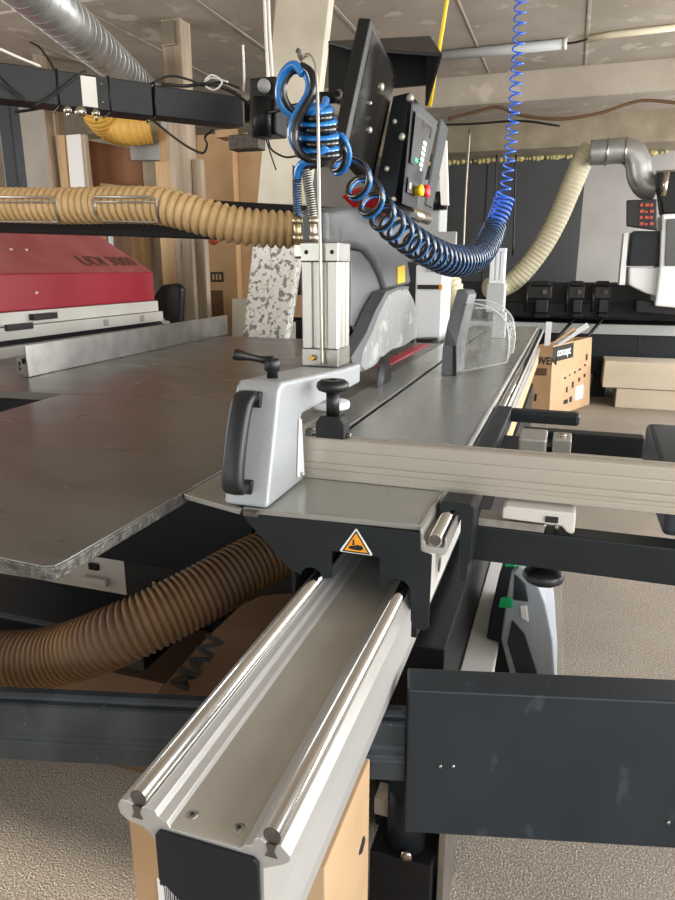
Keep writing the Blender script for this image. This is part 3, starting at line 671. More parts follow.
# junction pieces at the boom end
jb = thing('junction_box', 'black swivel joint with cable bundle at the end of the boom', 'junction box', at(262, 115, 2.85))
a = at(248, 78, 2.85); b = at(277, 134, 2.85)
MB().box(a.x, a.y, b.z, b.x, a.y+.12, a.z).build('joint_housing', 'black', jb, .01)
a = at(248, 96, 2.80); MB().cyl(at(262, 98, 2.83), at(262, 138, 2.83), .04, 20).build('joint_pin', 'blackm', jb)
a = at(228, 135, 2.82); b = at(258, 148, 2.82); MB().box(a.x, a.y, b.z, b.x, a.y+.08, a.z).build('socket_box', 'rodend', jb, .004)
MB().sphere(at(264, 86, 2.82), .028, 8).build('joint_cap', 'lightgrey', jb)
a = at(215, 130, 2.85); b = at(238, 136, 2.85); MB().box(a.x, a.y, b.z, b.x, a.y+.1, a.z).build('wood_packer', 'woodfresh', jb, .002)
MB().cyl(at(318, 98, 2.75), at(345, 97, 2.85), .022, 16).build('swivel_tube', 'blackm', jb)
MB().cyl(at(338, 97, 2.83), at(342, 97, 2.84), .028, 16).build('swivel_ring', 'steel', jb)

# ================================================================== CONTROL UNIT
cu = thing('control_unit', 'black operator control unit hanging above the saw with keys and stop button', 'control unit', at(400, 200, 2.85))
# canopy box (open tray shape)
a = at(328, 44, 3.05); b = at(430, 39, 3.05); zb2 = at(328, 93, 3.05).z
MB().slab([a, b, V((b.x, b.y, zb2)), V((a.x, a.y, zb2))], (0, .02, 0)).build('canopy_back', 'blackm', cu, .003)
e2 = at(442, 57, 2.75); e3 = at(428, 106, 2.75)
MB().slab([b, e2, e3, V((b.x, b.y, zb2))], (-.012, 0, 0)).build('canopy_side', 'blackm', cu, .002)
MB().slab([a, b, e2, at(350, 50, 2.9)], (0, 0, .012)).build('canopy_top', 'black', cu, .002)
# housing
LT, LB = at(393, 96, 2.72), at(375, 190, 2.62)
RT, RB = at(410, 92, 2.70), at(394, 206, 2.58)
FT, FB = at(437, 125, 3.02), at(416, 214, 2.92)
MB().slab([LT, RT, RB, LB], FT-RT+V((-.05, .05, -.0))).build('housing', 'dark', cu, .004)
MB().slab([at(411, 97, 2.695), at(437, 122, 3.0), at(417, 211, 2.9), at(401, 204, 2.575)], (.006, -.008, 0)).build('front_plate', 'blackm', cu, .002)
def onplate(u, v, off=.0):
    a_, b_, c_, d_ = at(411, 97, 2.695), at(437, 122, 3.0), at(417, 211, 2.9), at(401, 204, 2.575)
    p = a_.lerp(b_, u).lerp(d_.lerp(c_, u), v); n_ = (b_-a_).cross(d_-a_).normalized()
    if n_.x < 0: n_ = -n_
    return p+n_*(.010+off), n_
def quad(u0, v0, u1, v1, th, nm, m_, par):
    q = [onplate(u, v)[0] for u, v in ((u0, v0), (u1, v0), (u1, v1), (u0, v1))]; n_ = onplate(0, 0)[1]
    return MB().slab(q, n_*th).build(nm, m_, par)
quad(.12, .10, .78, .60, .001, 'keypad', 'black', cu)
quad(.40, .12, .78, .24, .002, 'display', 'screen', cu)
for k in range(5): quad(.52, .31+k*.055, .66, .345+k*.055, .004, 'key', 'led', cu)
quad(.30, .52, .42, .56, .003, 'start_key', 'ledg', cu); quad(.58, .58, .66, .61, .003, 'key', 'paper', cu)
quad(.10, .74, .66, .88, .002, 'switch_plate', 'black', cu)
quad(.16, .78, .26, .84, .004, 'switch', 'lightgrey', cu)
for u, v, r_, m_, nm in ((.52, .83, .022, 'yellow', 'stop_collar'), (.86, .80, .026, 'redp', 'stop_button')):
    p, n_ = onplate(u, v); MB().lathe([(r_*.8, 0), (r_*.8, .015), (r_, .02), (r_*.95, .032), (r_*.5, .036)], p, n_, 18).build(nm, m_, cu)
MB().slab([at(439, 118, 3.03), at(446, 128, 3.15), at(430, 208, 3.05), at(424, 205, 2.95)], (.01, .01, 0)).build('side_wing', 'dark', cu, .003)
# bolt heads on the side
hn = (RT-LT).cross(LB-LT).normalized()
if hn.y > 0: hn = -hn
for (px, py, r_) in ((410, 98, .014), (395, 122, .009), (402, 137, .013), (387, 169, .009), (394, 199, .007)):
    MB().lathe([(r_, -.006), (r_, .006), (r_*.6, .010)], onplane(px, py, LT, hn), hn, 14).build('bolt_head', 'bolt', cu)
hh = MB().tube([at(409, 213, 2.70), at(427, 219, 2.86)], .024, 20).build('tube_handle', 'nickel', cu)
MB().slab([at(376, 198, 2.62), at(400, 210, 2.60), at(411, 212, 2.64), at(412, 218, 2.64), at(405, 219, 2.6), at(378, 212, 2.60)], (.02, .03, 0)).build('handle_bracket', 'black', cu, .003)
# screen
mo = thing('monitor', 'tilted flat black touch screen left of the control unit', 'monitor', at(365, 150, 2.6))
T1, T2 = at(371, 18, 2.42), at(397, 74, 2.78)
B1 = at(343, 150, 2.34)
Dn = B1-T1; B2 = T2+Dn*.93
nn = (T2-T1).cross(Dn).normalized()
if nn.x < 0: nn = -nn
MB().slab([T1, T2, T2+Dn*.98, B1], nn*-.045).build('monitor_frame', 'black', mo, .005)
def mq(u, v): return T1.lerp(T2, u).lerp((B1).lerp(T2+Dn*.98, u), v)
MB().slab([mq(.10, .05), mq(.90, .05), mq(.90, .94), mq(.10, .94)], nn*.0015).build('monitor_glass', 'screen', mo)
for px, py, r_ in ((381, 87, .0135), (369, 103, .006), (369, 130, .011)):
    MB().lathe([(r_, -.004), (r_, .006), (r_*.7, .010)], onplane(px, py, T1, nn), nn, 14).build('screen_knob', 'bolt', mo)

# ================================================================== COILED HOSES
big = [at(330, 146, 1.80), at(342, 157, 1.86), at(352, 173, 1.93), at(366, 193, 2.05), at(382, 214, 2.2), at(404, 235, 2.45), at(430, 252, 2.8), at(455, 261, 3.3), at(478, 256, 3.95), at(490, 240, 4.5), at(495, 226, 4.8)]
Rf = lambda t: .040+.030*min(1, t*2.2)
ch = thing('coiled_air_hose', 'twin blue and black spiral air hose sagging from the hook to the far cylinder', 'air hose', at(400, 262, 2.4))
turns = 36
ca1 = resample(spline(big, 24), .01)
MB().tube(coil(big, Rf, turns, 16, pw=.82), .0070, 7).build('blue_line', 'bluehose', ch)
MB().tube(coil(big, Rf, turns, 16, phase=.75, pw=.82), .0070, 7).build('black_line', 'blackhose', ch)
def loop(pts, r, m_, nm): return MB().tube(spline([at(*p) for p in pts], 10), r, 10).build(nm, m_, ch)
loop([(303, 74, 1.73), (294, 65, 1.73), (283, 74, 1.74), (279, 92, 1.75), (283, 107, 1.76), (296, 117, 1.77), (310, 112, 1.78), (323, 108, 1.80), (326, 100, 1.85)], .0105, 'bluehose', 'hose_loop')
loop([(303, 70, 1.74), (309, 80, 1.73), (308, 94, 1.73), (300, 108, 1.73), (293, 122, 1.73), (292, 138, 1.735), (300, 152, 1.74), (316, 156, 1.75), (330, 152, 1.78)], .0105, 'bluehose', 'hose_loop')
loop([(302, 66, 1.735), (311, 74, 1.725), (313, 92, 1.722), (304, 109, 1.720), (297, 123, 1.720), (295, 139, 1.722), (302, 155, 1.728), (318, 160, 1.74), (334, 152, 1.78)], .0105, 'blackhose', 'hose_loop')
loop([(300, 70, 1.755), (291, 72, 1.75), (284, 84, 1.748), (285, 99, 1.752), (293, 111, 1.765), (304, 116, 1.78)], .009, 'blackhose', 'hose_loop')
for k, (yy, w) in enumerate(((110, 32), (122, 36), (136, 38), (148, 36))):
    cx = 313+k*1.5
    for mt, dy, dz in (('bluehose', 0, 0), ('blackhose', 5, -.008)):
        pts = []
        for j in range(17):
            t = 2*math.pi*j/16; pts.append((cx+w/2*1.1*math.cos(t), yy+dy+4*math.sin(t)*(1), 1.80+dz-.055*math.sin(t)))
        MB().tube([at(*p) for p in pts], .0095, 9).build('hose_turn', mt, ch)
loop([(326, 146, 1.74), (318, 158, 1.74), (305, 162, 1.74), (299, 168, 1.75), (297, 180, 1.76)], .0105, 'bluehose', 'hose_end')
loop([(333, 150, 1.77), (322, 163, 1.76), (311, 166, 1.76), (306, 172, 1.76), (308, 182, 1.76)], .0095, 'blackhose', 'hose_end')
loop([(297, 180, 1.76), (297, 200, 1.76), (298, 216, 1.76)], .0085, 'bluehose', 'hose_end')
loop([(308, 182, 1.76), (311, 200, 1.76), (313, 218, 1.76)], .0070, 'blackhose', 'hose_end')
MB().tube(coil([at(297, 166, 1.76), at(297, 190, 1.76), at(298, 214, 1.76)], .0115, 20, 10), .0018, 5).build('guard_spring', 'blackhose', ch)
MB().tube(coil([at(306, 170, 1.76), at(310, 195, 1.76), at(313, 218, 1.76)], .0115, 20, 10), .0026, 5).build('guard_spring', 'steel', ch)
vc = [at(521, -30, 4.9), at(520, 20, 4.9), at(517, 70, 4.9), at(513, 120, 4.9), at(508, 170, 4.9), at(502, 205, 4.9)]
o = MB().tube(coil(vc, .036, 24, 14), .006, 6).build('spiral_hose', 'bluethin'); tag(o, 'thin blue spiral air hose hanging straight down from the ceiling', 'air hose')
bu = [at(505, 196, 4.86), at(500, 212, 4.83), at(492, 230, 4.78), at(486, 242, 4.7)]
o = MB().tube(coil(bu, .062, 12, 14), .008, 6).build('coil_bundle', 'bluethin'); tag(o, 'tight bundle of blue coils where the spiral hose meets the far cylinder', 'air hose')

# ================================================================== LOWER RIGHT: CASE AND STRIP
o = MB().box(-.222, 1.7, .17, -.125, 2.95, .20).build('metal_strip', 'alu_plate', None, .004); tag(o, 'flat pale metal strip lying low beside the tool case', 'metal strip')
cs = thing('tool_case', 'grey tool case with green latches standing on edge under the outrigger', 'tool case', (-.06, 2.1, FZ))
Rc = Matrix.Rotation(math.radians(0), 3, 'Z')
# the case leans: lid faces right, hinge edge towards the viewer
cn_ = V((-.30, -1, .22)).normalized(); cp = at(512, 604, 2.05)
def cpl(L, off): return [onplane(a, b, cp+cn_*off, cn_) for a, b in L]
def cs_slab(L, off, t, nm, m_, b=.008):
    return MB().slab(cpl(L, off), t).build(nm, m_, cs, b, 3)
cs_slab([(502, 700), (486, 640), (490, 614), (499, 575), (507, 560), (520, 561), (514, 606), (517, 635), (536, 700)], 0, V((.01, .34, .0)), 'case_base', 'cased')
cs_slab([(516, 700), (501, 640), (505, 608), (511, 575), (518, 566), (534, 574), (546, 605), (553, 640), (557, 700)], .03, V((-.005, .34, 0)), 'case_lid', 'caseg')
cs_slab([(524, 700), (507, 643), (512, 620), (524, 634), (545, 700)], .036, -cn_*.010, 'lid_inset', 'cased', .002)
cs_slab([(513, 600), (514, 574), (525, 584), (528, 602)], .036, -cn_*.010, 'lid_inset', 'cased', .002)
cs_slab([(500, 598), (512, 598), (512, 608), (498, 608)], .042, -cn_*.03, 'latch', 'green', .003)
cs_slab([(506, 559), (516, 559), (515, 567), (504, 567)], .042, -cn_*.03, 'latch', 'green', .003)
cs_slab([(520, 606), (526, 606), (528, 622), (521, 618)], .040, -cn_*.010, 'handle_patch', 'paper', .002)
m = MB().slab(cpl([(514, 559), (540, 570), (553, 600), (561, 640), (563, 705), (545, 705)], .05), V((.0, .38, 0))).build('plastic_wrap', 'bag', cs, .01, 2)

# ================================================================== LEFT BACKGROUND
rm = thing('edge_machine', 'long dusty red and white machine behind the saw table at the left', 'machine', (-3.4, 3.5, FZ))
xf = -3.0
redp = [(xf, 1.14), (xf, 1.345), (-3.42, 1.63), (-4.1, 1.63), (-4.1, 1.14)]
# far end is cut back at the top
ya, yb = 1.2, 4.56
MB().add([V((x, ya, z)) for x, z in redp]+[V((x, yb-(.0 if z < 1.4 else .10), z)) for x, z in redp],
   [[0, 1, 2, 3, 4][::-1], [5, 6, 7, 8, 9], [0, 1, 6, 5], [1, 2, 7, 6], [2, 3, 8, 7], [3, 4, 9, 8], [4, 0, 5, 9]]).build('red_hood', 'red', rm, .008)
MB().slab([V((xf-.004, ya, 1.349)), V((xf-.004, yb-.01, 1.349)), V((-3.415, yb-.11, 1.631)), V((-3.415, ya, 1.631))], (.0015, 0, .0022)).build('dusty_slope', 'reddust', rm)
sd = V((-.42, 0, .285)).normalized(); tp = V((xf-.06, 3.86, 1.394))
text('machine_lettering', 'UDI 3000', .155, tp+V((.004, 0, .004)), (0, 1, 0), sd, 'carddark', rm)
MB().box(-4.1, ya, 1.06, xf+.012, yb+.02, 1.137).build('upper_strip', 'white', rm, .004)
MB().box(-4.1, ya, .985, xf+.03, yb+.05, 1.056).build('lower_strip', 'white', rm, .004)
MB().box(-4.1, ya, .955, xf+.0, yb+.05, .984).build('black_strip', 'blackm', rm)  # black strip set back between the white parts
MB().box(-4.1, ya, FZ, xf+.05, yb+.10, .952).build('machine_base', 'white', rm, .006)
for (y, z) in ((3.25, 1.105), (3.04, 1.06)):
    MB().box(xf+.012 if z > 1.08 else xf+.03, y-.02, z-.022, xf+.05, y+.18, z+.014).build('pull_handle', 'black', rm, .003)
for (y, z) in ((3.9, 1.03), (4.32, 1.03)): MB().box(xf+.03, y-.015, z-.03, xf+.036, y+.03, z+.012).build('small_sticker', 'board', rm)
m = MB()
for (px, py) in ((10, 248), (28, 270), (36, 293)):
    q = at(px, py, xf-.2 if py < 275 else xf, 'x'); m.lathe([(.008, -.03), (.007, .012)], q if py > 275 else V((q.x, q.y, 1.345+(xf-q.x)*.68+.004)), (1, 0, .3), 8)
m.build('rivets', 'paper', rm)
# office chair behind
oc = thing('office_chair', 'black swivel chair back behind the right end of the red machine', 'chair', (-3.4, 5.5, FZ))
MB().slab([at(160, 285, 5.5), at(177, 283, 5.5), at(182, 288, 5.5), at(180, 345, 5.5), at(150, 345, 5.5), at(150, 300, 5.5)], (0, .08, 0)).build('backrest', 'black', oc, .03, 3)
q = at(165, 345, 5.5); MB().box(q.x-.25, 5.27, .42, q.x+.25, 5.5, .50).build('seat', 'black', oc, .03)
m = MB(); m.cyl((q.x, 5.3, FZ+.08), (q.x, 5.3, .42), .03); 
for k in range(5): t = k*1.2566; m.tube([V((q.x, 5.3, FZ+.1)), V((q.x+.28*math.cos(t), 5.3+.28*math.sin(t), FZ+.04))], .02, 8)
m.build('chair_base', 'blackm', oc)
m = MB(); m.tube([at(159, 316, 5.4), at(164, 322, 5.2), at(168, 323, 5.1)], .02, 8); m.build('armrest', 'lightgrey', oc)
# left partition wall of boards
pw = B(*(lambda a, b: (a.x, 7.4, FZ, b.x, 7.5, 2.75))(at(60, 140, 7.4), at(172, 140, 7.4)), 'board_partition', 'board', bevel=.003)
tag(pw, 'grey board partition standing behind the red machine', 'partition')
def panelbox(pts, Y, th, nm, m_, lab, cat, group=None, b=.003, ground=True):
    q = [at(*p, Y) for p in pts]; zm = max(v.z for v in q)
    for v in q:
        if v.z < (max(w_.z for w_ in q)+min(w_.z for w_ in q))/2 and ground: v.z = FZ+.002
    return tag(MB().slab(q, (0, th, 0)).build(nm, m_, None, b), lab, cat, group)
panelbox([(15, 100), (60, 100), (76, 345), (30, 345)], 6.6, .04, 'whiteboard', 'board', 'large grey board with a horizontal seam left of the timber stud', 'board')
panelbox([(20, 138), (40, 136), (43, 137), (23, 139.5)], 6.58, .01, 'board_trim', 'lightgrey', 'narrow trim strip across the large grey board', 'trim') if 0 else None
panelbox([(44, 100), (57, 100), (72, 345), (56, 345)], 6.5, .08, 'timber_stud', 'wood', 'weathered grey timber stud beside the large grey board', 'post')
panelbox([(57, 135), (64, 135), (82, 345), (72, 345)], 6.4, .10, 'timber_stud', 'woodfresh', 'yellowish timber stud just right of the weathered stud', 'post')
panelbox([(26, 35), (36, 37), (46, 85), (40, 85)], 6.35, .12, 'timber_post', 'wood', 'timber post reaching the ceiling at the far left above the boom', 'post')
panelbox([(66, 135), (80, 134), (90, 255), (76, 255)], 6.2, .03, 'leaning_board', 'boardwhite', 'white board leaning upright left of the brown panel', 'board')
panelbox([(81, 135), (84, 134), (99, 255), (92, 255)], 6.22, .06, 'leaning_board', 'wood', 'narrow dark edged board leaning just right of the white board', 'board')
panelbox([(86, 140), (141, 150), (143, 200), (94, 200)], 6.9, .03, 'brown_panel', 'brown', 'reddish brown wood panel under the yellow ribbed duct', 'panel')
panelbox([(127, 115), (161, 117), (162, 160), (131, 160)], 6.8, .12, 'electrical_cabinet', 'lightgrey', 'pale grey metal cabinet hanging left of the tall timber post', 'cabinet', ground=False)
panelbox([(100, 183), (140, 187), (140, 206), (98, 206)], 6.7, .15, 'cardboard_sheet', 'card', 'brown cardboard sheets lying below the brown panel', 'cardboard')
panelbox([(142, 160), (164, 160), (166, 192), (144, 190)], 6.9, .05, 'plywood_sheet', 'plywood', 'pale plywood sheet below the pale grey cabinet', 'board')
o = ribbed([at(95, 98, 6.3), at(98, 110, 6.4), at(110, 124, 6.6), at(128, 128, 6.6), at(150, 126, 6.7)], .17, .05, .006, 24).build('yellow_duct', 'yellowhose'); tag(o, 'yellow ribbed duct looping below the galvanised pipe', 'duct')
# stuff on top of the red machine
for k, (x, w, h, m_, lab) in enumerate(((62, 20, 8, 'paper', 'white paper roll'), (88, 14, 9, 'cleanwhite', 'white plastic box'), (105, 6, 10, 'brown', 'brown wooden block'), (112, 5, 9, 'lightgrey', 'grey metal bracket'), (119, 7, 9, 'carddark', 'dark brown strip'), (16, 30, 5, 'woodfresh', 'pale wood offcut'))):
    a = at(x-w/2, 241, 5.0); b = at(x+w/2, 241-h, 5.0)
    m = MB(); m.box(a.x, 4.95 if b.x < -3.7 else 4.6, 1.6, b.x, 5.1, b.z); 
    m = MB().box(a.x, 4.98, FZ if 0 else 1.45, b.x, 5.12, b.z)
    tag(m.build(('paper_roll', 'plastic_box', 'wooden_block', 'metal_bracket', 'wood_strip', 'wood_offcut')[k], m_, None, .01), lab+' showing above the red machine under the black arm', 'box' if k < 2 else 'offcut')
sh = B(at(10, 240, 5.05).x-.8, 4.96, FZ, -3.85, 5.25, 1.449, 'storage_shelf', 'wood', bevel=.01); tag(sh, 'wooden shelf standing close behind the red machine at the far left', 'shelf')
# tall timber post
tp_ = thing('timber_post', 'tall rough timber post from floor to ceiling left of the standing cartons', 'post', (-3.7, 6.0, FZ))
a, b = at(163, 60, 5.9), at(182, 60, 5.9)
MB().box(a.x, 5.9, FZ, b.x, 6.08, CEIL-.001).build('post_timber', 'wood', tp_, .01)
MB().box(a.x-.19, 5.96, FZ, a.x-.005, 6.04, 2.35).build('side_plank', 'woodfresh', tp_, .006)
MB().box(b.x+.005, 5.96, FZ, b.x+.10, 6.04, 2.35).build('side_plank', 'wood', tp_, .006)
q = at(164, 16, 5.88); MB().box(q.x-.03, 5.86, CEIL-.22, q.x+.10, 5.90, CEIL-.03).build('steel_bracket', 'nickel', tp_, .004)
# cartons standing upright
def carton(x0, x1, y0, y1, Y, d, m_, lab):
    a = at(x0, y0, Y); b = at(x1, y0, Y)
    t = thing('tall_carton', lab, 'carton', ((a.x+b.x)/2, Y, FZ), 'tall cartons behind the saw')
    MB().box(a.x, Y, FZ, b.x, Y+d, a.z).build('carton_box', m_, t, .006); return t, a, b
t1, a, b = carton(196, 232, 135, 0, 6.5, .11, 'card', 'left one of the tall cartons, with a small black print, beside the timber post')
q = at(217, 277, 6.49); pr = MB().box(q.x-.07, 6.488, q.z-.05, q.x+.07, 6.4995, q.z+.05).build('print_block', 'ink', t1)
for dx in (-.04, .0, .04): MB().box(q.x+dx-.012, 6.486, q.z-.03, q.x+dx+.010, 6.488, q.z+.03).build('print_mark', 'card', pr)
q = at(217, 303, 6.49); MB().box(q.x-.07, 6.496, q.z-.16, q.x+.07, 6.4995, q.z+.13).build('faded_print', 'carddark', t1)
q = at(213, 238, 6.49); MB().lathe([(.07, 0), (.07, .003)], (q.x, 6.4995, q.z), (0, -1, 0), 20).build('red_print', 'nylon', t1)
carton(233, 262, 138, 0, 6.62, .3, 'cardlight', 'right one of the tall cartons, against the leaning pillar')
carton(158, 168, 130, 0, 6.75, .2, 'woodfresh', 'narrow carton edge left of the timber post')
# low boxes to the right of cartons
panelbox([(232, 299), (262, 297), (262, 345), (232, 345)], 6.0, .3, 'white_box', 'plaster', 'whitish low box between the tall cartons and the leaning pillar', 'box')
panelbox([(284, 296), (322, 297), (322, 318), (284, 317)], 5.8, .3, 'low_carton', 'cardlight', 'flat brown carton between the leaning pillar and the air cylinder', 'carton', ground=False)
panelbox([(280, 255), (300, 262), (302, 296), (280, 296)], 6.6, .1, 'dark_seat_back', 'black', 'dark seat back behind the flat brown carton', 'chair')
panelbox([(282, 319), (320, 320), (320, 345), (282, 345)], 5.85, .3, 'dark_crate', 'black', 'dark crate below the flat brown carton', 'crate')
panelbox([(291, 322), (295, 322), (295, 343), (291, 343)], 5.82, .02, 'white_bottle', 'paper', 'thin white bottle in front of the dark crate', 'bottle')
panelbox([(303, 326), (306, 326), (306, 340), (303, 340)], 5.82, .02, 'yellow_bottle', 'yellow', 'small yellow bottle in front of the dark crate', 'bottle')
# leaning peeled pillar
pi = MB().slab([at(277, -30, 4.9), at(332, -30, 4.9), at(325, 30, 4.9), at(305, 215, 4.8), at(287, 338, 4.75), at(243, 338, 4.75), at(256, 215, 4.8), at(270, 45, 4.9)], (-.05, .22, 0))
pt = thing('leaning_pillar', 'slanted concrete pillar with peeling white paint behind the clamp', 'pillar', at(265, 360, 4.75))
MB().slab([at(257, 205, 4.8), at(306, 205, 4.8), at(284, 352, 4.75), at(241, 352, 4.75)], (-.05, .22, 0)).build('peeling_shaft', 'peel', pt, .01)
MB().slab([at(279, -40, 4.9), at(334, -40, 4.9), at(306, 204.6, 4.8), at(257, 204.6, 4.8)], (-.05, .22, 0)).build('plastered_shaft', 'plaster', pt, .01)
MB().slab([at(241, 352, 4.75), at(284, 352, 4.75), at(283, 352, 4.75)+V((0, 0, -.98)), at(235, 352, 4.75)+V((0, 0, -.98))], (-.05, .22, 0)).build('pillar_base', 'peel', pt, .01)
cable([(264, -10, 4.7), (266, 40, 4.7), (268, 85, 4.65), (262, 120, 4.65), (262, 150, 4.7)], .012, 'paper', 'left one of two white cables hanging in front of the leaning pillar')
cable([(268, -10, 4.72), (270, 40, 4.72), (273, 85, 4.67)], .012, 'paper', 'right one of two white cables hanging in front of the leaning pillar')
# galvanised spiral duct
gd = thing('spiral_duct', 'galvanised spiral duct running along the ceiling at the upper left', 'duct', at(60, 40, 4.2))
P1, P2 = V((-3.0, 2.2, 2.97)), V((-4.55, 7.2, 3.30))
P1 = at(-40, -75, 2.6); P2 = at(152, 97, 6.8)
L_ = (P2-P1).length; MB().cyl(P1, P2, .14, 36).build('duct_tube', 'galv', gd)
m = MB(); m.tube(coil([P1, P1.lerp(P2, .5), P2], .141, L_/.15, 26), .0035, 5).build('spiral_seam', 'galv', gd)
cable([(0, 49, 3.4), (20, 58, 3.6), (40, 66, 3.8)], .008, 'paper', 'thin white cable sloping above the boom at the far left')
cable([(30, 42, 6), (40, 48, 6), (50, 62, 5.8), (55, 72, 5.5)], .01, 'black', 'black cable dangling beside the left timber post')

# ================================================================== CENTRE / RIGHT BACKGROUND
wm = thing('white_machine', 'tall pale machine column standing behind the control unit', 'machine', (-1.0, 5.0, FZ))
a = at(416, 265, 5.0); b = at(443, 265, 5.0)
MB().box(a.x, 5.0, FZ, b.x, 5.4, a.z).build('lower_cabinet', 'cleanwhite', wm, .01)
q = at(427, 287, 4.99); MB().box(q.x-.07, 4.985, q.z-.015, q.x+.09, 4.999, q.z+.015).build('cabinet_slot', 'ink', wm)
q = at(441, 287, 4.99); MB().box(q.x-.02, 4.985, q.z-.018, q.x+.01, 4.999, q.z+.018).build('orange_tag', 'orange', wm)
a = at(400, 205, 5.05); b = at(446, 140, 5.05)
MB().box(a.x-.1, 5.05, at(420, 262, 5.05).z, b.x-.02, 5.35, b.z-.25).build('upper_column', 'lightgrey', wm, .015)
a = at(428, 232, 5.0); b = at(455, 272, 5.0); eb = MB().box(a.x, 4.98, b.z, b.x, 5.03, a.z).build('switch_box', 'lightgrey', wm, .006)
q = at(437, 246, 4.98); MB().sphere(q, .045, 8).build('stop_button', 'redp', eb)
a = at(428, 200, 4.98); MB().cyl(at(440, 210, 4.98), at(440, 192, 4.98), .05, 16).build('valve', 'blackm', wm)
MB().slab([at(437, 130, 4.9), at(446, 140, 4.9), at(448, 205, 4.9), at(441, 205, 4.9)], (0, .05, 0)).build('white_flag', 'paper', wm)
o = MB().cyl(at(427, 352, 4.9), at(427, 338, 4.9), .08, 16).build('castor', 'black', wm)
# yellow cable
o = MB().tube([at(449, -20, 4.4), at(447, 0, 4.4), at(430, 106, 4.6)], .012, 8).build('yellow_cable', 'yellow'); tag(o, 'bright yellow cable dropping from the ceiling behind the black canopy', 'cable')
# fluorescent tube and pipes under the ceiling
lt = thing('light_tube', 'long unlit fluorescent tube fixed under the ceiling right of the control unit', 'lamp', at(505, 49, 5.9))
MB().cyl(at(436, 56.5, CEIL-.05, 'z'), at(563, 44, CEIL-.05, 'z'), .046, 16).build('tube_cover', 'lightgrey', lt)
MB().cyl(at(563, 44, CEIL-.05, 'z'), at(567, 43.6, CEIL-.05, 'z'), .05, 12).build('end_cap', 'white', lt)
cable([(567, 43.5, 5.6), (577, 42, 5.6), (588, 39, 5.6)], .008, 'black', 'short black lead linking the light tube to the cream conduit')
o = MB().tube([at(587, 39.5, CEIL-.03, 'z'), at(610, 35, CEIL-.03, 'z'), at(680, 27, CEIL-.03, 'z')], .028, 12).build('conduit', 'cream'); tag(o, 'cream plastic conduit on the ceiling at the upper right', 'pipe')
cable([(448, 119, 8.57), (475, 112, 8.57), (498, 107, 8.57), (520, 115, 8.57), (560, 119, 8.57), (600, 113, 8.57), (640, 101, 8.57), (680, 103, 8.57)], .018, 'carddark', 'brown cable sagging across the ceiling beam')
cable([(430, 125, 8.58), (470, 124, 8.58), (520, 121, 8.58), (560, 126, 8.58)], .012, 'black', 'dark cable running straight below the sagging brown cable')
cable([(470, 130, 9), (466, 190, 9), (463, 260, 9)], .015, 'wire', 'thin light rod hanging in front of the dark wall, left of the blue spiral hose')
cable([(497, 155, 9), (495, 200, 9)], .012, 'black', 'short dark chain hanging just left of the blue spiral hose')
cable([(516, 155, 9.4), (513, 255, 9.4)], .012, 'black', 'dark chain hanging just right of the blue spiral hose')
# big cream hose
o = ribbed([at(592, 148, 9.2), at(582, 162, 9.2), at(570, 190, 9.2), at(556, 222, 9.2), at(540, 250, 9.2), at(520, 275, 9.2), at(505, 286, 9.2), at(488, 288, 9.0)], .125, .05, .003, 24).build('cream_hose', 'cream'); tag(o, 'thick cream flexible hose curving down in front of the dark wall', 'hose')
o = ribbed([at(443, 268, 5.6), at(449, 280, 5.6), at(455, 298, 5.6), at(459, 315, 5.6)], .085, .04, .006, 20).build('cream_hose', 'cream'); tag(o, 'short cream hose stub behind the clear guard', 'hose')
ge = thing('duct_elbow', 'shiny galvanised pipe elbow joined to the thick cream hose', 'duct', at(630, 180, 9.0))
MB().tube(spline([at(590, 153, 9.0), at(605, 152, 9.0), at(620, 151, 9.0), at(632, 153, 9.0), at(638, 163, 9.0), at(640, 176, 9.0), at(646, 186, 9.0), at(657, 190, 9.0)], 8), .14, 24).build('elbow_tube', 'galv', ge)
m = MB()
for p, q in (((606, 152), (608, 152)), ((624, 151), (626, 151))): MB().cyl(at(*p, 9.0), at(*q, 9.0), .152, 24).build('pipe_collar', 'nickel', ge)
o = MB().tube([at(655, 182, 8.9), at(690, 180, 8.9)], .12, 20).build('steel_pipe', 'galv'); tag(o, 'horizontal steel pipe at the right edge beside the pipe elbow', 'duct')

# CNC machining centre
YC = 9.1
cn = thing('machining_centre', 'white and grey machining centre with a dark bed along the far wall', 'machine', (.6, YC, FZ))
a = at(440, 352, YC); b = at(720, 322, YC); zt_ = at(600, 322, YC).z
MB().box(a.x, YC+.05, at(600, 372, YC).z, b.x, YC+.9, zt_-.02).build('bed', 'dark', cn, .01)
MB().box(a.x, YC-.02, at(600, 334, YC).z, b.x, YC+.06, at(600, 324, YC).z).build('light_rail', 'lightgrey', cn, .006)
MB().box(a.x, YC+.35, zt_, b.x, YC+.9, at(600, 283, YC+.3).z).build('rear_beam', 'black', cn, .01)
MB().box(a.x, YC, at(600, 318, YC).z, b.x, YC+.3, at(600, 304, YC).z).build('front_rail', 'blackm', cn, .01)
MB().box(a.x, YC-.04, at(600, 374, YC).z, b.x, YC+.5, at(600, 357, YC).z).build('lower_beam', 'blackm', cn, .01)
m = MB()
for px in (470, 545, 600, 660):
    q = at(px, 374, YC); MB().box(q.x-.08, YC+.1, FZ, q.x+.08, YC+.6, q.z).build('bed_leg', 'blackm', cn)
m = MB()
for px in (525, 575, 640): q = at(px, 340, YC); MB().box(q.x-.01, YC+.04, at(600, 372, YC).z, q.x+.01, YC+.05, q.z+.05).build('bed_joint', 'black', cn)
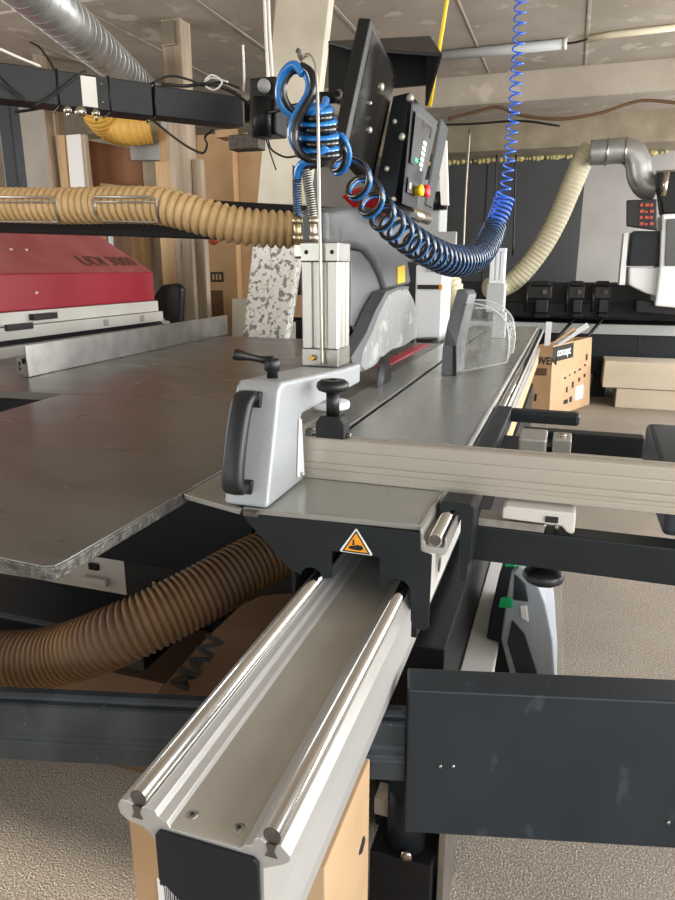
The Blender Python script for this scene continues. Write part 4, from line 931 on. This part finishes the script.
# head
YH = 8.5
hdm = MB().slab([at(629, 267, YH), at(660, 267, YH), at(660, 297, YH), at(645, 293, YH), at(629, 285, YH)], (0, .6, 0)).build('head_skirt', 'cleanwhite', cn, .02)
MB().slab([at(629, 266, YH-.02), at(633, 231, YH-.02), at(661, 231, YH-.02), at(659, 266, YH-.02)], (0, .5, 0)).build('grey_window', 'dark', cn, .01)
MB().slab([at(662, 214, YH-.1), at(720, 212, YH-.1), at(720, 312, YH-.1), at(655, 306, YH-.1), at(660, 265, YH-.1)], (0, .6, 0)).build('white_housing', 'cleanwhite', cn, .02)
MB().slab([at(667, 219, YH-.12), at(720, 217, YH-.12), at(720, 265, YH-.12), at(665, 266, YH-.12)], (0, .015, 0)).build('dark_window', 'screen', cn, .004)
MB().slab([at(624, 233, YH), at(628, 232, YH), at(625, 285, YH), at(619, 285, YH)], (0, .3, 0)).build('white_edge', 'cleanwhite', cn, .004)
MB().slab([at(636, 300, YH), at(720, 306, YH), at(720, 320, YH), at(636, 312, YH)], (0, .4, 0)).build('head_base', 'blackm', cn, .01)
sg = MB().slab([at(627, 200, YH-.2), at(657, 199, YH-.2), at(657, 230, YH-.2), at(627, 226, YH-.2)], (0, .12, 0)).build('valve_block', 'black', cn, .01)
MB().slab([at(657, 172, YH), at(720, 170, YH), at(720, 214, YH), at(662, 214, YH)], (0, .3, 0)).build('pipe_housing', 'blackm', cn, .02)
m = MB()
for r in range(4):
    for k in range(3):
        q = at(642+k*5-r*.2, 205+r*6.2, YH-.22); m.box(q.x-.018, YH-.225, q.z-.016, q.x+.012+.01*((r+k) % 2), YH-.202, q.z+.014-.01*((r*k) % 2))
m.build('orange_marks', 'nylon', sg)
MB().cyl(at(663, 196, YH-.25), at(667, 172, YH-.25), .03, 12).build('steel_strut', 'nickel', cn)
# clamps on the bed
for k, (px, lab) in enumerate(((541, 'black vacuum clamp on the dark machine bed, leftmost of three'), (577, 'black vacuum clamp on the dark machine bed, middle of three'), (603, 'black vacuum clamp on the dark machine bed, rightmost of three'))):
    t = thing('workpiece_clamp', lab, 'clamp', at(px, 318, YC-.15), 'clamps on the machine bed')
    w = 13 if k == 0 else 9; Y = YC-.15
    def bx(x0, y0, x1, y1, nm, m_, d=.14, dy=0):
        a = at(px+x0, y0, Y+dy); b = at(px+x1, y1, Y+dy); return MB().box(a.x, Y+dy, min(a.z, b.z), b.x, Y+dy+d, max(a.z, b.z)).build(nm, m_, t, .012)
    bx(-w*.7, 281, w*.7, 286, 'clamp_plate', 'blackm'); bx(-w, 286, w*.8, 299, 'clamp_body', 'black'); bx(-w*.4, 299, w*.5, 313, 'clamp_column', 'black'); bx(-w*.55, 313, w*.6, 318, 'clamp_foot', 'blackm')
    MB().cyl(at(px+w*.3, 292, Y-.04), at(px+w*.3, 292, Y), .03, 10).build('clamp_dial', 'rodend', t)
    MB().cyl(at(px-w, 284, Y-.02), at(px-w*1.2, 312, Y-.02), .02, 8).build('clamp_hose', 'black', t)
for px0, px1, lab in ((575, 545, 'left'), (603, 575, 'right')):
    m = MB(); m.tube([at(px0, 318, YC-.1), at((px0+px1)/2, 335, YC-.25), at(px1, 352, YC-.3)], .02, 8)
    tag(m.build('air_line', 'black'), '%s black air line slanting down from the clamps to the box' % lab, 'air line')
# pallets of board below
Yp = YC-.6
a = at(605, 361, Yp); b = at(606, 388, Yp)
o = MB().box(a.x, Yp, at(620, 388, Yp).z, 2.6, Yp+.5, a.z).build('board_stack', 'plywood', None, .006); tag(o, 'stack of pale boards lying under the far machine bed', 'board stack')
a = at(617, 388, Yp); o = MB().box(a.x, Yp+.02, FZ, 2.6, Yp+.5, at(617, 388.4, Yp).z).build('lower_board', 'plywood', None, .006); tag(o, 'lower pale board on the floor beneath the board stack', 'board')

# oven carton
YB = 7.6
bxn = thing('oven_carton', 'open brown oven carton with black logo patch, scraps sticking out', 'carton', at(560, 415, FZ, 'z'))
P = {}
c1 = at(567, 421, FZ, 'z'); c0 = at(519, 417, FZ, 'z'); c2 = at(591, 405, FZ, 'z')
zt_ = at(553, 345, c1.y).z
t1_, t0_, t2_ = V((c1.x, c1.y, zt_)), V((c0.x, c0.y, zt_)), V((c2.x, c2.y, zt_))
# measured corners: front-left face and front-right face lean apart slightly at the top
t1_ = at(553, 346, c1.y); t0_ = at(533, 346, c0.y); t2_ = at(592, 337, c2.y)
b1, b0, b2 = at(549, 418, c1.y), at(520, 414, c0.y), at(589, 407, c2.y)
b1.z = b0.z = b2.z = FZ+.005
MB().slab([b0, b1, t1_, t0_], (.005, .02, 0)).build('left_side', 'card', bxn)
MB().slab([b1, b2, t2_, t1_], (-.005, .02, 0)).build('right_side', 'cardlight', bxn)
bk = b0+(b2-b1); tk = t0_+(t2_-t1_)
MB().slab([b2, bk, tk, t2_], (-.01, -.01, 0)).build('back_side', 'card', bxn); MB().slab([bk, b0, t0_, tk], (.01, 0, 0)).build('rear_side', 'card', bxn)
MB().slab([b0, b1, b2, bk], (0, 0, .01)).build('box_bottom', 'card', bxn)
def fr(u, v, a_, b_, c_, d_, off):   # u along, v up
    p = a_.lerp(b_, u).lerp(d_.lerp(c_, u), v); n_ = (b_-a_).cross(d_-a_).normalized()
    if n_.y > 0: n_ = -n_
    return p+n_*off
def decal(face, u0, v0, u1, v1, nm, m_, off=.004):
    q = [fr(u, v, *face, off) for u, v in ((u0, v0), (u1, v0), (u1, v1), (u0, v1))]
    return MB().slab(q, (q[1]-q[0]).cross(q[3]-q[0]).normalized()*.001).build(nm, m_, bxn)
RFc = (b1, b2, t2_, t1_); LFc = (b0, b1, t1_, t0_)
decal(RFc, .0, .78, .50, .985, 'logo_patch', 'stickerblack')
lo_ = fr(.09, .85, *RFc, .010)
text('logo_text', 'concept', .125, lo_, b2-b1, t1_-b1, 'paper', bxn, bold=.003, sx=.85)
lo_ = fr(.20, .76, *LFc, .008)
text('oven_text', 'OVEN', .11, lo_, b1-b0, t1_-b1, 'ink', bxn, bold=.003, sx=.8)
decal(LFc, .18, .60, .80, .70, 'small_print', 'carddark')
decal(RFc, .60, .14, .80, .34, 'address_label', 'paper', .006)
for u, v, w, h in ((.30, .50, .05, .03), (.42, .52, .05, .04), (.54, .54, .05, .03), (.66, .56, .06, .03), (.80, .60, .05, .03), (.36, .30, .04, .08), (.50, .34, .05, .09), (.66, .40, .05, .06), (.80, .44, .05, .05), (.32, .14, .10, .06), (.46, .14, .06, .08), (.84, .68, .05, .09)):
    decal(RFc, u, v, u+w, v+h, 'print_symbol', 'ink')
decal(LFc, .42, .24, .50, .34, 'print_symbol', 'ink'); decal(LFc, .34, .08, .68, .13, 'print_symbol', 'ink')
for (p, q, r_, m_, nm, lab) in (((547, 345), (549, 322), .03, 'boardwhite', 'white_offcut', 'short white offcut standing upright in the oven carton'),
      ((556, 345), (588, 325), .028, 'boardwhite', 'long_offcut', 'long pale offcut slanting to the right out of the oven carton'),
      ((552, 346), (575, 329), .025, 'cardlight', 'wood_offcut', 'thin wooden offcut beside the long pale one in the oven carton')):
    A_, B_ = at(*p, c1.y+.15), at(*q, c1.y+.15); A_ = A_-(B_-A_)*1.2
    A_.z = max(A_.z, FZ+.08)
    s_ = V((0, .02, 0)); n_ = (B_-A_).cross(s_).normalized()*r_*1.0
    tag(MB().slab([A_-n_, A_+n_, B_+n_, B_-n_], s_*2).build(nm, m_, None, .003), lab, 'offcut')
# dark mat under carton, long low board strip beside the sliding table
a = at(520, 392, .6); o = None
o = MB().box(-.30, 2.9, .72, -.245, 5.6, .80).build('side_profile', 'woodfresh', None, .003) if 0 else None
sp_ = thing('side_rail_cover', 'wooden edge strip running beside the far end of the sliding table', 'strip', (-.17, 3.6, .6))
MB().box(-.222, 2.7, .60, -.205, 5.9, .70).build('strip_board', 'woodfresh', sp_, .003)
MB().box(-.222, 2.7, .702, -.200, 5.95, .73).build('strip_cap', 'alu', sp_, .002)

# ================================================================== LIGHT
w = bpy.data.worlds.new('world'); bpy.context.scene.world = w; w.use_nodes = True
nt = w.node_tree; bgn = nt.nodes['Background']
sky = nt.nodes.new('ShaderNodeTexSky'); sky.sky_type = 'NISHITA'; sky.sun_disc = False; sky.sun_elevation = math.radians(35); sky.sun_rotation = math.radians(120)
nt.links.new(sky.outputs[0], bgn.inputs['Color']); bgn.inputs['Strength'].default_value = .25
def area(nm, loc, rot, sx, sy, e, c=(.98, .99, 1)):
    l = bpy.data.lights.new(nm, 'AREA'); l.shape = 'RECTANGLE'; l.size = sx; l.size_y = sy; l.energy = e*1.05; l.color = c
    o = bpy.data.objects.new(nm, l); col.objects.link(o); o.location = loc; o.rotation_euler = rot; return o
for a, b in openings_r:
    area('window_light', (X1-.05, (a+b)/2, 1.9), (0, math.radians(90), 0), 2.5, b-a-.1, 190)
for a, b in ob:
    area('window_light', ((a+b)/2, Y0+.05, 1.95), (math.radians(90), 0, 0), b-a-.1, 2.4, 40) if a < -4 or a > 0 else area('window_light', ((a+b)/2, Y0+.05, 1.25), (math.radians(90), 0, 0), b-a-.1, 1.0, 15)
area('window_light', (X0+.05, 1.55, 2.0), (0, math.radians(-90), 0), 2.3, 4.0, 230)
sun = bpy.data.lights.new('sun', 'SUN'); sun.energy = 7.0; sun.angle = math.radians(1.0); sun.color = (1, .93, .82)
so = bpy.data.objects.new('sun', sun); col.objects.link(so)
so.rotation_euler = V((-.25, -1, .5)).to_track_quat('Z', 'Y').to_euler()

sc = bpy.context.scene
sc.view_settings.view_transform = 'Standard'; sc.view_settings.look = 'None'; sc.view_settings.exposure = 0.25; sc.view_settings.gamma = 1
sc.view_settings.use_curve_mapping = False
sc.cycles.max_bounces = 8
